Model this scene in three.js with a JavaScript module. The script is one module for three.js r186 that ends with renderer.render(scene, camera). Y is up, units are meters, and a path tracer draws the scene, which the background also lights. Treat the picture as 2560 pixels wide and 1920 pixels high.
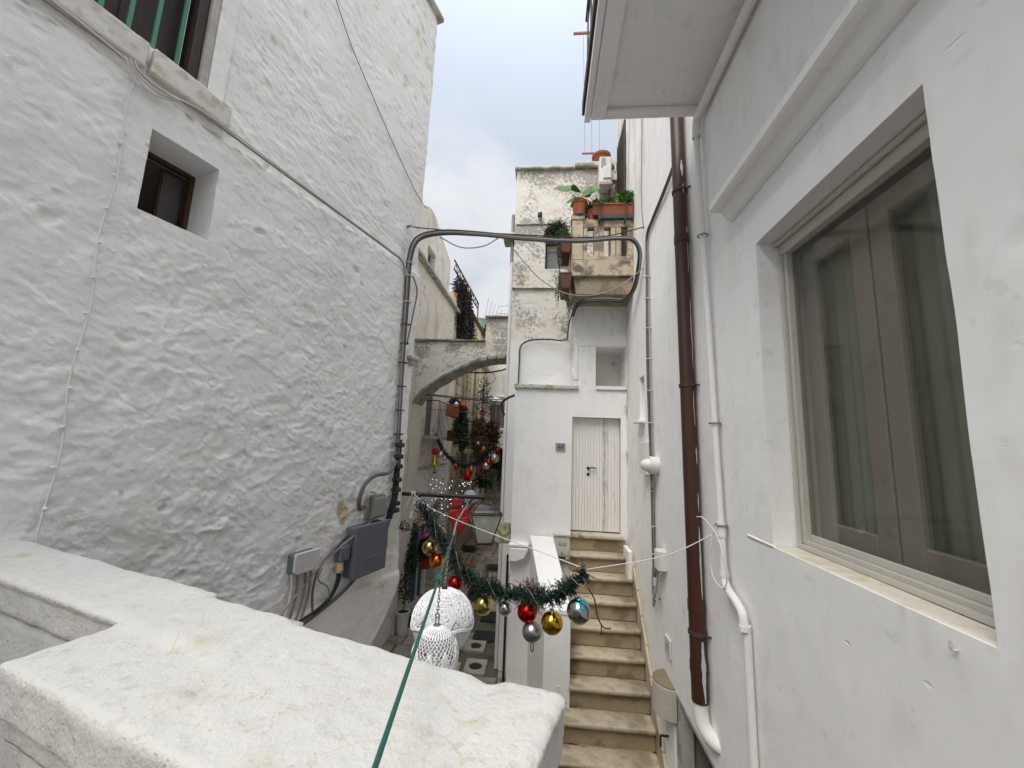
import * as THREE from 'three';
import { RoundedBoxGeometry } from 'three/addons/geometries/RoundedBoxGeometry.js';
import { ImprovedNoise } from 'three/addons/math/ImprovedNoise.js';
import { mergeGeometries, toCreasedNormals } from 'three/addons/utils/BufferGeometryUtils.js';

// ------------------------------------------------------------------ camera, sky, sun, exposure
const scene = new THREE.Scene();
const camera = new THREE.PerspectiveCamera(88.82, 4 / 3, 0.02, 400);
camera.position.set(0, 0, 0);                       // eye height; the lane paving lies 3.9 m below
camera.up.set(-0.024559, 0.988323, 0.150382);
camera.lookAt(-0.089604, 0.147646, -0.984973);
scene.add(camera);

const N3 = new ImprovedNoise();
const noise = (x, y, z = 0) => N3.noise(x + 31.7, y + 17.3, z + 9.1);
const fbm = (x, y, z = 0, o = 4) => { let a = 0, s = 1, t = 0; for (let i = 0; i < o; i++) { a += s * noise(x, y, z + i * 7.3); t += s; s *= 0.5; x *= 2.03; y *= 2.03; z *= 2.03; } return a / t; };
const clamp = (x, a = 0, b = 1) => Math.min(b, Math.max(a, x));
const smooth = (a, b, x) => { const t = clamp((x - a) / (b - a)); return t * t * (3 - 2 * t); };
const mix = (a, b, t) => a + (b - a) * t;

{ // overcast sky, brighter towards the zenith, with soft cloud structure
  const W = 1024, H = 512, d = new Float32Array(W * H * 4);
  for (let j = 0; j < H; j++) for (let i = 0; i < W; i++) {
    const el = (j + 0.5) / H * Math.PI - Math.PI / 2, az = (i + 0.5) / W * 2 * Math.PI;
    const x = Math.cos(el) * Math.cos(az), z = Math.cos(el) * Math.sin(az), y = Math.sin(el);
    const k = 1 / (Math.max(y, 0) + 0.35);
    const c = smooth(-0.20, 0.30, fbm(x * k * 2.2, z * k * 2.2, 3.1, 6) + 0.5 * fbm(x * k * 0.9, z * k * 0.9, 8, 3) + 0.04);
    const up = 0.90 + 2.3 * Math.pow(Math.max(y, 0), 6);   // overcast: brighter overhead
    const g = y < 0 ? 0.45 : 1, o = (j * W + i) * 4;
    d[o] = mix(0.203, 0.292, c) * up * g; d[o + 1] = mix(0.226, 0.300, c) * up * g; d[o + 2] = mix(0.266, 0.314, c) * up * g; d[o + 3] = 1;
  }
  const t = new THREE.DataTexture(d, W, H, THREE.RGBAFormat, THREE.FloatType);
  t.mapping = THREE.EquirectangularReflectionMapping; t.magFilter = THREE.LinearFilter; t.minFilter = THREE.LinearFilter; t.needsUpdate = true;
  scene.background = t; scene.environment = t;
  scene.backgroundIntensity = 1; scene.environmentIntensity = 1;
}
const sun = new THREE.DirectionalLight(new THREE.Color(1, 0.96, 0.89), 1.15);
sun.position.set(-6, 16.8, 5.6); sun.target.position.set(0, 0, -4); scene.add(sun, sun.target);
sun.castShadow = true; sun.shadow.radius = 70; sun.shadow.mapSize.set(2048, 2048);
Object.assign(sun.shadow.camera, { left: -12, right: 12, top: 16, bottom: -16, near: 1, far: 60 });
const EXPOSURE = 2.95;

// ------------------------------------------------------------------ helpers
let seed = 12345;
const rnd = () => { seed = (seed * 1664525 + 1013904223) >>> 0; return seed / 4294967296; };
const rr = (a, b) => a + (b - a) * rnd();
const names = {};
const numbered = n => { const k = names[n] = (names[n] ?? -1) + 1; return k ? n + '_' + String(k).padStart(3, '0') : n; };
const V = (x, y, z) => new THREE.Vector3(x, y, z);
function thing(name, label, category, pos = [0, 0, 0], group) {
  const o = new THREE.Group(); o.name = numbered(name); o.position.set(...pos); scene.add(o);
  o.userData = { label, category }; if (group) o.userData.group = group; return o;
}
function part(name, geo, mat, parent, pos, rot) {
  const m = new THREE.Mesh(Array.isArray(geo) ? merge(geo) : geo, mat); m.name = name; m.castShadow = m.receiveShadow = true;
  if (pos) m.position.set(...pos); if (rot) m.rotation.set(...rot); parent.add(m); return m;
}
function solo(name, geo, mat, label, category, group) {
  const m = part(numbered(name), geo, mat, scene); m.userData = { label, category }; if (group) m.userData.group = group; return m;
}
function structure(name, geo, mat) { const m = part(name, geo, mat, scene); m.userData.kind = 'structure'; return m; }
function merge(gs) {
  gs = gs.map(g => g.index ? g.toNonIndexed() : g);
  for (const g of gs) { if (!g.attributes.uv) g.setAttribute('uv', new THREE.BufferAttribute(new Float32Array(g.attributes.position.count * 2), 2)); for (const k of Object.keys(g.attributes)) if (!['position', 'normal', 'uv'].includes(k)) g.deleteAttribute(k); }
  return mergeGeometries(gs);
}
// metre-sized box mapping
function boxUV(g) {
  const p = g.attributes.position, n = g.attributes.normal, uv = new Float32Array(p.count * 2);
  for (let i = 0; i < p.count; i++) {
    const ax = Math.abs(n.getX(i)), ay = Math.abs(n.getY(i)), az = Math.abs(n.getZ(i));
    if (ax >= ay && ax >= az) { uv[2 * i] = p.getZ(i); uv[2 * i + 1] = p.getY(i); }
    else if (ay >= az) { uv[2 * i] = p.getX(i); uv[2 * i + 1] = p.getZ(i); }
    else { uv[2 * i] = p.getX(i); uv[2 * i + 1] = p.getY(i); }
  }
  g.setAttribute('uv', new THREE.BufferAttribute(uv, 2)); return g;
}
// rounded box between two corners
function bx(x0, x1, y0, y1, z0, z1, r = 0.006, seg = 1) {
  const w = Math.abs(x1 - x0), h = Math.abs(y1 - y0), d = Math.abs(z1 - z0);
  const g = new RoundedBoxGeometry(w, h, d, seg, Math.min(r, w * 0.45, h * 0.45, d * 0.45));
  g.translate((x0 + x1) / 2, (y0 + y1) / 2, (z0 + z1) / 2); return boxUV(g);
}
function tube(pts, r, seg = 8, div) {
  pts = pts.map(p => p.isVector3 ? p : V(...p));
  const c = pts.length === 2 ? new THREE.LineCurve3(...pts) : new THREE.CatmullRomCurve3(pts, false, 'centripetal');
  return new THREE.TubeGeometry(c, div ?? Math.max(2, (pts.length - 1) * 6), r, seg, false);
}
function cyl(a, b, r0, r1 = r0, seg = 16, open = false) {
  a = a.isVector3 ? a : V(...a); b = b.isVector3 ? b : V(...b);
  const g = new THREE.CylinderGeometry(r1, r0, a.distanceTo(b), seg, 1, open), q = new THREE.Quaternion().setFromUnitVectors(V(0, 1, 0), b.clone().sub(a).normalize());
  g.applyQuaternion(q); g.translate((a.x + b.x) / 2, (a.y + b.y) / 2, (a.z + b.z) / 2); return g;
}
function ball(x, y, z, r, ws = 16, hs = 12, sy = 1) { const g = new THREE.SphereGeometry(r, ws, hs); g.scale(1, sy, 1); g.translate(x, y, z); return g; }
function torus(x, y, z, R, r, rx = 0, ry = 0, rz = 0, a = Math.PI * 2) { const g = new THREE.TorusGeometry(R, r, 8, 24, a); g.applyMatrix4(new THREE.Matrix4().makeRotationFromEuler(new THREE.Euler(rx, ry, rz))); g.translate(x, y, z); return g; }
function extrude(pts, depth, bevel = 0.004, holes = []) {
  const s = new THREE.Shape(pts.map(p => new THREE.Vector2(...p)));
  for (const h of holes) s.holes.push(new THREE.Path(h.map(p => new THREE.Vector2(...p))));
  return new THREE.ExtrudeGeometry(s, { depth, bevelEnabled: bevel > 0, bevelThickness: bevel, bevelSize: bevel, bevelOffset: -bevel, bevelSegments: 1 });
}
// box without one of its faces (order +x -x +y -y +z -z)
function openBox(w, h, d, face) { const g = new THREE.BoxGeometry(w, h, d), i = [...g.index.array]; i.splice(face * 6, 6); g.clearGroups(); g.setIndex(i); return g; }
function lathe(prof, seg = 24) { return new THREE.LatheGeometry(prof.map(p => new THREE.Vector2(...p)), seg); }
// A weathered wall face: grid of displaced vertices, with openings whose reveals go back by `depth`.
// S is the direction along the wall, T up it, N out of it.
function gridWall({ O, S, T = [0, 1, 0], N, s0, s1, t0, t1, ds = 0.05, dt = ds, holes = [], disp = () => 0, col, thick = 0.3, warp, sBreaks = [], tBreaks = [], stepS, stepT }) {
  const line = (a, b, st, br, fn) => {
    const k = [...new Set([a, b, ...br.filter(q => q > a && q < b)])].sort((p, q) => p - q), out = [];
    for (let i = 0; i < k.length - 1; i++) { const st2 = fn ? fn((k[i] + k[i + 1]) / 2) : st, n = Math.max(1, Math.ceil((k[i + 1] - k[i]) / st2 - 1e-6)); for (let j = 0; j < n; j++) out.push(k[i] + (k[i + 1] - k[i]) * j / n); }
    out.push(b); return out;
  };
  const ls = line(s0, s1, ds, [...sBreaks, ...holes.flatMap(h => [h.s0, h.s1])], stepS), lt = line(t0, t1, dt, [...tBreaks, ...holes.flatMap(h => [h.t0, h.t1])], stepT);
  const ns = ls.length, nt = lt.length, pos = [], uv = [], cl = [], idx = [];
  const put = (s, t, d, c) => {
    let a = s, b = t; if (warp) [a, b] = warp(s, t);
    pos.push(O[0] + S[0] * a + T[0] * b + N[0] * d, O[1] + S[1] * a + T[1] * b + N[1] * d, O[2] + S[2] * a + T[2] * b + N[2] * d);
    uv.push(a, b); if (col) cl.push(...c); return pos.length / 3 - 1;
  };
  for (let j = 0; j < nt; j++) for (let i = 0; i < ns; i++) put(ls[i], lt[j], disp(ls[i], lt[j]), col && col(ls[i], lt[j]));
  const sx = V(...S).cross(V(...T)).dot(V(...N)) > 0;
  const inHole = (s, t) => holes.some(h => s > h.s0 && s < h.s1 && t > h.t0 && t < h.t1);
  const empty = (i, j) => i < 0 || j < 0 || i >= ns - 1 || j >= nt - 1 || inHole((ls[i] + ls[i + 1]) / 2, (lt[j] + lt[j + 1]) / 2);
  const tri = (a, b, c) => sx ? idx.push(a, b, c) : idx.push(a, c, b);
  const back = (i, j) => { const h = holes.find(h => ls[i] >= h.s0 - 1e-6 && ls[i] <= h.s1 + 1e-6 && lt[j] >= h.t0 - 1e-6 && lt[j] <= h.t1 + 1e-6); return h ? h.depth ?? thick : thick; };
  const side = (i0, j0, i1, j1) => {
    const c0 = col && col(ls[i0], lt[j0]), c1 = col && col(ls[i1], lt[j1]);
    const a = put(ls[i0], lt[j0], disp(ls[i0], lt[j0]), c0), b = put(ls[i1], lt[j1], disp(ls[i1], lt[j1]), c1), e = put(ls[i1], lt[j1], -back(i1, j1), c1), f = put(ls[i0], lt[j0], -back(i0, j0), c0);
    uv[2 * e] += 0.3; uv[2 * f] += 0.3; tri(a, f, b); tri(b, f, e);
  };
  for (let j = 0; j < nt - 1; j++) for (let i = 0; i < ns - 1; i++) {
    if (empty(i, j)) continue;
    const a = j * ns + i; tri(a, a + 1, a + ns); tri(a + 1, a + ns + 1, a + ns);
    if (empty(i, j - 1)) side(i, j, i + 1, j); if (empty(i, j + 1)) side(i + 1, j + 1, i, j + 1);
    if (empty(i - 1, j)) side(i, j + 1, i, j); if (empty(i + 1, j)) side(i + 1, j, i + 1, j + 1);
  }
  const g = new THREE.BufferGeometry();
  g.setAttribute('position', new THREE.Float32BufferAttribute(pos, 3)); g.setAttribute('uv', new THREE.Float32BufferAttribute(uv, 2));
  if (col) g.setAttribute('color', new THREE.Float32BufferAttribute(cl, 3));
  g.setIndex(idx); g.computeVertexNormals(); return g;
}
// worn masonry slab in a local frame: rounded edges, uneven faces
function roughSlab(w, h, d, r, amp, step, colFn, raise) {
  const g = new THREE.BoxGeometry(w, h, d, Math.max(2, Math.round(w / step)), Math.max(2, Math.round(h / step)), Math.max(2, Math.round(d / step))); boxUV(g);
  const p = g.attributes.position, c = new Float32Array(p.count * 3), q = V(0, 0, 0), n = V(0, 0, 0), b = [w / 2 - r, h / 2 - r, d / 2 - r];
  for (let i = 0; i < p.count; i++) {
    q.fromBufferAttribute(p, i); n.set(q.x - clamp(q.x, -b[0], b[0]), q.y - clamp(q.y, -b[1], b[1]), q.z - clamp(q.z, -b[2], b[2]));
    const core = V(clamp(q.x, -b[0], b[0]), clamp(q.y, -b[1], b[1]), clamp(q.z, -b[2], b[2])); n.normalize();
    let off = r + amp * (fbm(q.x * 3, q.y * 3, q.z * 3, 3) * 1.6 + 0.7 * fbm(q.x * 16, q.y * 16, q.z * 16, 3));
    if (raise) off += raise(q, n);
    p.setXYZ(i, core.x + n.x * off, core.y + n.y * off, core.z + n.z * off);
    const k = colFn ? colFn(q, n) : [1, 1, 1]; c.set(k, i * 3);
  }
  g.setAttribute('color', new THREE.BufferAttribute(c, 3)); g.computeVertexNormals(); return weld(g);
}
// share normals across the box's face borders
function weld(g) {
  const p = g.attributes.position, n = g.attributes.normal, m = new Map();
  const key = i => p.getX(i).toFixed(4) + p.getY(i).toFixed(4) + p.getZ(i).toFixed(4);
  for (let i = 0; i < p.count; i++) { const k = key(i), v = m.get(k) ?? V(0, 0, 0); v.x += n.getX(i); v.y += n.getY(i); v.z += n.getZ(i); m.set(k, v); }
  for (let i = 0; i < p.count; i++) { const v = m.get(key(i)).clone().normalize(); n.setXYZ(i, v.x, v.y, v.z); }
  return g;
}
// ------------------------------------------------------------------ procedural textures (tileable)
function periodic(cells, sd) { let s = sd * 7919 + 13; const a = new Float32Array(cells * cells); for (let i = 0; i < a.length; i++) { s = (s * 1664525 + 1013904223) >>> 0; a[i] = s / 4294967296; } return (u, v) => { const x = u * cells, y = v * cells, i = Math.floor(x), j = Math.floor(y); let fx = x - i, fy = y - j; fx = fx * fx * (3 - 2 * fx); fy = fy * fy * (3 - 2 * fy); const I = ((i % cells) + cells) % cells, J = ((j % cells) + cells) % cells, I1 = (I + 1) % cells, J1 = (J + 1) % cells; return mix(mix(a[J * cells + I], a[J * cells + I1], fx), mix(a[J1 * cells + I], a[J1 * cells + I1], fx), fy); }; }
function octaves(base, n, sd, gain = 0.5) { const f = []; for (let i = 0; i < n; i++) f.push(periodic(base << i, sd + i)); return (u, v) => { let a = 0, s = 1, t = 0; for (const q of f) { a += q(u, v) * s; t += s; s *= gain; } return a / t; }; }
function texture(size, fn, tile, srgb = true) {
  const d = new Uint8Array(size * size * 4);
  for (let j = 0; j < size; j++) for (let i = 0; i < size; i++) { const c = fn(i / size, j / size), o = (j * size + i) * 4; if (typeof c === 'number') d[o] = d[o + 1] = d[o + 2] = clamp(c) * 255; else { d[o] = clamp(c[0]) * 255; d[o + 1] = clamp(c[1]) * 255; d[o + 2] = clamp(c[2]) * 255; } d[o + 3] = 255; }
  const t = new THREE.DataTexture(d, size, size, THREE.RGBAFormat); t.wrapS = t.wrapT = THREE.RepeatWrapping; t.magFilter = THREE.LinearFilter; t.minFilter = THREE.LinearMipmapLinearFilter; t.generateMipmaps = true;
  if (srgb) t.colorSpace = THREE.SRGBColorSpace; t.repeat.set(1 / tile, 1 / tile); t.needsUpdate = true; return t;
}
const TX = {};
{
  const a = octaves(6, 7, 1), b = octaves(4, 5, 20), c = octaves(48, 3, 40), e = octaves(10, 4, 60), g2 = octaves(20, 5, 75, 0.7);
  TX.plasterBump = texture(1024, (u, v) => { const k = a(u, v), p = smooth(0.63, 0.74, e(u + 0.3, v)); return 0.15 + 0.55 * k + 0.3 * g2(u, v) - 0.35 * p * c(u, v); }, 1.7, false);
  TX.plasterMap = texture(1024, (u, v) => { const k = 0.985 + 0.03 * (b(u, v) - 0.5) * 2 + 0.02 * (c(u, v) - 0.5), s = smooth(0.60, 0.72, a(u, v + 0.4)) * 0.018; return [k - s * 0.6, k - s * 0.8, k - s * 1.3]; }, 2.3);
  TX.paintMap = texture(1024, (u, v) => { const k = 0.988 + 0.016 * (b(u, v) - 0.5) * 2, run = smooth(0.55, 0.8, e(u * 3, v * 0.5)) * 0.02, sp = smooth(0.74, 0.80, c(u + 0.1, v)) * 0.035; return [k - run - sp, k - run - sp, k - run * 1.3 - sp * 1.2]; }, 2.9);
  TX.paintBump = texture(1024, (u, v) => 0.5 + 0.35 * (a(u, v) - 0.5) + 0.10 * c(u, v) + 0.16 * (g2(u, v * 0.25) - 0.5) - 0.45 * smooth(0.80, 0.86, c(u * 0.5 + 0.2, v)) * smooth(0.55, 0.7, b(u, v + 0.3)), 1.9, false);
  TX.copingMap = texture(1024, (u, v) => { const f = c(u * 2, v * 2), m = b(u, v), cr = Math.abs(a(u + 0.2, v + 0.7) - 0.5), cr2 = Math.abs(e(u, v) - 0.5), pit = smooth(0.70, 0.80, c(u + 0.37, v + 0.11)) * smooth(0.45, 0.62, m); const crack = (1 - smooth(0.002, 0.006, cr)) * smooth(0.52, 0.66, b(u + 0.4, v)) + 0.7 * (1 - smooth(0.002, 0.005, cr2)) * smooth(0.6, 0.7, b(u, v + 0.6)); const k = 0.985 + 0.016 * (f - 0.5) + 0.03 * (m - 0.5) - 0.03 * pit - 0.06 * crack; return [k, k * (1 - 0.03 * crack), k * (1 - 0.07 * crack - 0.01 * m)]; }, 0.9);
  TX.stoneMap = texture(1024, (u, v) => { const k = 0.93 + 0.20 * (b(u, v) - 0.5) + 0.10 * (c(u, v) - 0.5), s = smooth(0.52, 0.72, a(u, v)) * 0.16; return [k - s, k - s * 1.08, k - s * 1.25]; }, 1.3);
  TX.copingBump = texture(1024, (u, v) => 0.35 * a(u, v) + 0.4 * g2(u, v) + 0.25 * c(u * 2, v * 2) - 0.12 * smooth(0.74, 0.82, c(u + 0.37, v + 0.11)), 0.9, false);
  TX.tuffMap = texture(1024, (u, v) => { const k = 0.95 + 0.18 * (b(u, v) - 0.5) + 0.1 * (c(u, v) - 0.5), st = smooth(0.47, 0.68, a(u + 0.1, v)) * 0.30, gr = smooth(0.52, 0.66, e(u, v)) * 0.16; return [k - st - gr, k - st * 1.02 - gr * 0.9, k - st * 0.95 - gr * 0.8]; }, 1.1);
  TX.stoneBump = texture(512, (u, v) => 0.5 * a(u, v) + 0.5 * c(u, v), 0.8, false);
  TX.darkSpeck = texture(512, (u, v) => { const k = 0.82 + 0.3 * (a(u, v) - 0.5) + 0.12 * (c(u, v) - 0.5); return [k, k, k]; }, 0.7);
  TX.wood = texture(512, (u, v) => { const g = b(u * 1, v * 0.12 + 0.2), f = c(u, v * 0.06); const k = 0.78 + 0.3 * (g - 0.5) + 0.22 * (f - 0.5); return [k, k * 0.97, k * 0.93]; }, 0.6);
  const st = periodic(64, 91), st2 = periodic(24, 92);
  TX.door = texture(512, (u, v) => { const r = st(u, 0.3) * 0.6 + st2(u, 0.1 + v * 0.08) * 0.4, k = 0.97 - smooth(0.55, 0.85, r) * (0.10 + 0.22 * smooth(0.35, 0.7, a(u, v * 0.7))); return [k, k * 0.993, k * 0.98]; }, 0.8);
}
const std = (r, g, b, o = {}) => new THREE.MeshStandardMaterial({ color: new THREE.Color().setRGB(r, g, b), roughness: 0.85, side: THREE.DoubleSide, ...o });
const M = {
  limewash: std(0.89, 0.882, 0.862, { vertexColors: true, map: TX.plasterMap, bumpMap: TX.plasterBump, bumpScale: 0.020, roughness: 0.95 }),
  coping: std(0.56, 0.552, 0.535, { vertexColors: true, map: TX.copingMap, bumpMap: TX.copingBump, bumpScale: 0.008, roughness: 0.95 }),
  paint: std(0.88, 0.872, 0.86, { map: TX.paintMap, bumpMap: TX.paintBump, bumpScale: 0.005, roughness: 0.85 }),
  paintV: std(0.88, 0.872, 0.86, { vertexColors: true, map: TX.paintMap, bumpMap: TX.paintBump, bumpScale: 0.006, roughness: 0.85 }),
  oldWall: std(1, 1, 1, { vertexColors: true, bumpMap: TX.plasterBump, bumpScale: 0.015, roughness: 0.95 }),
  stone: std(0.44, 0.36, 0.24, { map: TX.stoneMap, bumpMap: TX.stoneBump, bumpScale: 0.004 }),
  tread: std(0.54, 0.46, 0.34, { map: TX.stoneMap, bumpMap: TX.stoneBump, bumpScale: 0.002, roughness: 0.7 }),
  riser: std(0.40, 0.315, 0.195, { map: TX.stoneMap, bumpMap: TX.stoneBump, bumpScale: 0.002 }),
  tuff: std(0.55, 0.46, 0.33, { map: TX.tuffMap, bumpMap: TX.stoneBump, bumpScale: 0.006 }),
  greyStone: std(0.50, 0.48, 0.44, { map: TX.stoneMap, bumpMap: TX.stoneBump, bumpScale: 0.005 }),
  brownPipe: std(0.075, 0.026, 0.014, { roughness: 0.45, map: TX.darkSpeck }),
  whitePipe: std(0.80, 0.79, 0.775, { roughness: 0.7, map: TX.paintMap }),
  flake: std(0.66, 0.64, 0.60, { roughness: 0.8 }),
  darkMetal: std(0.05, 0.04, 0.035, { roughness: 0.55, metalness: 0.4, map: TX.darkSpeck }),
  rust: std(0.10, 0.055, 0.035, { roughness: 0.8, map: TX.darkSpeck }),
  galv: std(0.42, 0.42, 0.41, { roughness: 0.55, metalness: 0.3, map: TX.darkSpeck }),
  cable: std(0.06, 0.058, 0.055, { roughness: 0.7 }), cableMid: std(0.12, 0.117, 0.11, { roughness: 0.7 }), cableLight: std(0.30, 0.285, 0.26, { roughness: 0.7 }), cableWhite: std(0.62, 0.60, 0.55, { roughness: 0.7 }), cableBlack: std(0.02, 0.02, 0.02, { roughness: 0.6 }),
  boxBlue: std(0.125, 0.14, 0.165, { roughness: 0.7, map: TX.paintMap }), boxWhite: std(0.58, 0.575, 0.565, { roughness: 0.7, map: TX.paintMap }), boxGrey: std(0.28, 0.275, 0.26, { roughness: 0.75, map: TX.stoneMap }),
  foam: std(0.62, 0.50, 0.24, { roughness: 0.95 }),
  brownWood: std(0.055, 0.032, 0.022, { map: TX.wood, roughness: 0.6 }), shutterBrown: std(0.05, 0.033, 0.028, { map: TX.wood, roughness: 0.6 }), redShutter: std(0.30, 0.10, 0.07, { map: TX.wood }),
  greenBar: std(0.06, 0.24, 0.15, { roughness: 0.5 }), greenWire: std(0.006, 0.085, 0.068, { roughness: 0.45 }),
  amberWood: std(0.085, 0.042, 0.017, { map: TX.wood, roughness: 0.6 }), alu: std(0.55, 0.53, 0.48, { roughness: 0.45, metalness: 0.15, map: TX.paintMap }), sash: std(0.48, 0.455, 0.425, { roughness: 0.6, map: TX.paintMap }),
  darkRoom: std(0.03, 0.03, 0.03, {}), greyPaint: std(0.20, 0.22, 0.23, { map: TX.wood }), bluePaint: std(0.075, 0.17, 0.27, { map: TX.wood, roughness: 0.7 }),
  doorWhite: std(0.86, 0.845, 0.82, { map: TX.door, roughness: 0.7 }),
  terracotta: std(0.42, 0.135, 0.062, { map: TX.stoneMap, roughness: 0.9 }), planterBrown: std(0.16, 0.055, 0.032, { roughness: 0.7, map: TX.darkSpeck }), soil: std(0.03, 0.022, 0.015),
  leafBright: std(0.05, 0.15, 0.02, { roughness: 0.7 }), leafMid: std(0.045, 0.105, 0.03, { roughness: 0.6 }), leafDark: std(0.022, 0.05, 0.024, { roughness: 0.65 }), leafPurple: std(0.055, 0.025, 0.032, { roughness: 0.7 }), leafRusty: std(0.13, 0.075, 0.035, { roughness: 0.75 }), pine: std(0.012, 0.038, 0.026, { roughness: 0.6 }), pineLight: std(0.02, 0.06, 0.038, { roughness: 0.6 }),
  pink: std(0.55, 0.16, 0.36, { roughness: 0.7 }), red: std(0.42, 0.012, 0.014, { roughness: 0.6 }),
  ballRed: std(0.55, 0.012, 0.01, { metalness: 0.9, roughness: 0.14 }), ballGold: std(0.62, 0.42, 0.10, { metalness: 1, roughness: 0.16 }), ballSilver: std(0.60, 0.60, 0.62, { metalness: 1, roughness: 0.16 }), ballBlue: std(0.30, 0.62, 0.70, { metalness: 1, roughness: 0.18 }), ballOrange: std(0.60, 0.16, 0.03, { metalness: 0.9, roughness: 0.2 }),
  thread: std(0.84, 0.84, 0.85, { roughness: 0.95 }), string: std(0.72, 0.71, 0.68, { roughness: 0.9 }),
  lampGlass: new THREE.MeshPhysicalMaterial({ color: new THREE.Color().setRGB(0.62, 0.64, 0.56), roughness: 0.6, transmission: 0.55, thickness: 0, side: THREE.DoubleSide }),
  tinted: new THREE.MeshPhysicalMaterial({ color: new THREE.Color().setRGB(0.62, 0.61, 0.57), roughness: 0.05, transmission: 1, thickness: 0, side: THREE.DoubleSide }),
  pane: new THREE.MeshPhysicalMaterial({ color: new THREE.Color().setRGB(0.82, 0.87, 0.84), roughness: 0.03, transmission: 1, thickness: 0, side: THREE.DoubleSide }),
  globe: new THREE.MeshPhysicalMaterial({ color: new THREE.Color().setRGB(0.80, 0.80, 0.80), roughness: 0.9, transmission: 0.35, thickness: 0, side: THREE.DoubleSide }),
  beige: std(0.58, 0.55, 0.48, { roughness: 0.6 }), plate: std(0.36, 0.35, 0.36, { roughness: 0.6 }), ac: std(0.72, 0.71, 0.68, { roughness: 0.5 }), lampWhite: std(0.74, 0.74, 0.73, { roughness: 0.4 }),
  grate: std(0.045, 0.045, 0.047, { roughness: 0.8, map: TX.darkSpeck }),
};
const paveMats = [[0.50, 0.44, 0.34], [0.56, 0.50, 0.39], [0.45, 0.39, 0.30], [0.38, 0.345, 0.28], [0.53, 0.455, 0.345]].map(c => std(...c, { map: TX.stoneMap, bumpMap: TX.stoneBump, bumpScale: 0.004, roughness: 0.75 }));

// frame of the old left house and of the terrace parapet: u out of the house, v along it
const ca = Math.cos(16.7 * Math.PI / 180), sa = Math.sin(16.7 * Math.PI / 180), LU = -3.2;
const lw = (s, y, d = 0) => V(ca * (LU + d) + sa * s, y, sa * (LU + d) - ca * s);
const uv2 = (u, y, v) => V(ca * u + sa * v, y, sa * u - ca * v);
const turnU = -Math.atan2(sa, ca);                  // rotation.y that lays local x on u, local z on -v

function textTexture(txt, w, h, fg, bg, font) {
  const c = document.createElement('canvas'); c.width = w; c.height = h; const x = c.getContext('2d'); x.fillStyle = bg; x.fillRect(0, 0, w, h); x.fillStyle = fg; x.font = font; x.textAlign = 'center'; x.textBaseline = 'middle'; x.fillText(txt, w / 2, h / 2 + h * 0.03);
  const t = new THREE.CanvasTexture(c); t.colorSpace = THREE.SRGBColorSpace; return t;
}
// ------------------------------------------------------------------ ground
const GY = -3.9;
const ground = structure('ground', gridWall({ O: [0, GY - 0.035, 0], S: [1, 0, 0], T: [0, 0, 1], N: [0, 1, 0], s0: -60, s1: 60, t0: -90, t1: 40, ds: 10, thick: 0.2 }), std(0.16, 0.14, 0.11, { map: TX.stoneMap, bumpMap: TX.stoneBump, bumpScale: 0.004 }));
{ // flagstones of the lane: courses across the lane, each stone an uneven slab of its own
  const stone = (c, y, h, b, mat) => { // c: four corners [x,z] in order
    const mx = c.reduce((a, p) => a + p[0], 0) / 4, mz = c.reduce((a, p) => a + p[1], 0) / 4, pos = [], idx = [];
    const ring = (k, yy) => c.forEach(p => pos.push(mx + (p[0] - mx) * k, yy + (k < 1 ? noise(p[0] * 3, p[1] * 3) * 0.006 : 0), mz + (p[1] - mz) * k));
    ring(1, y - h); ring(1, y - b); ring(1 - b * 5, y); pos.push(mx, y + 0.002, mz);
    for (let r = 0; r < 2; r++) for (let i = 0; i < 4; i++) { const j = (i + 1) % 4; idx.push(r * 4 + i, r * 4 + j, r * 4 + 4 + i, r * 4 + j, r * 4 + 4 + j, r * 4 + 4 + i); }
    for (let i = 0; i < 4; i++) idx.push(8 + i, 8 + (i + 1) % 4, 12);
    let g = new THREE.BufferGeometry(); g.setAttribute('position', new THREE.Float32BufferAttribute(pos, 3)); g.setIndex(idx); g = g.toNonIndexed(); g.computeVertexNormals(); boxUV(g);
    part('paving_stone', g, mat, ground);
  };
  const taken = [[-1.36, -0.86, -9.75, -9.2], [-1.38, -0.92, -8.8, -8.36], [-1.45, -1.05, -8.36, -7.94], [-1.32, -0.92, -7.72, -7.2], [-3, -2.5, -15.3, -14.6], [-1.75, -1.2, -13.3, -12.75]];
  let z = -4.6;
  while (z > -17.5) {
    const d = rr(0.30, 0.44), xr = (z > -5.3 ? 0.2 : -0.2) - (z > -6.3 ? 0 : 0.25) - Math.max(0, -z - 7.2) * 0.1, xl = z > -6.3 ? -2.6 : -3.3; let x = xl + rr(-0.2, 0);
    while (x < xr) {
      const w = rr(0.34, 0.68), g = 0.014, j = () => rr(-0.012, 0.012);
      const x1 = Math.min(x + w, xr + 0.2);
      const mx = (x + x1) / 2, mz = z - d / 2;
      if (!taken.some(t => mx > t[0] - 0.12 && mx < t[1] + 0.12 && mz > t[2] - 0.08 && mz < t[3] + 0.08))
        stone([[x + g + j(), z - g + j()], [x1 - g + j(), z - g + j()], [x1 - g + j(), z - d + g + j()], [x + g + j(), z - d + g + j()]], GY + rr(-0.006, 0.004), 0.06, 0.012, paveMats[Math.floor(rnd() * (z > -8.6 ? 5 : 3.4)) % 5]);
      x = x1;
    }
    z -= d;
  }
}
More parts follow.
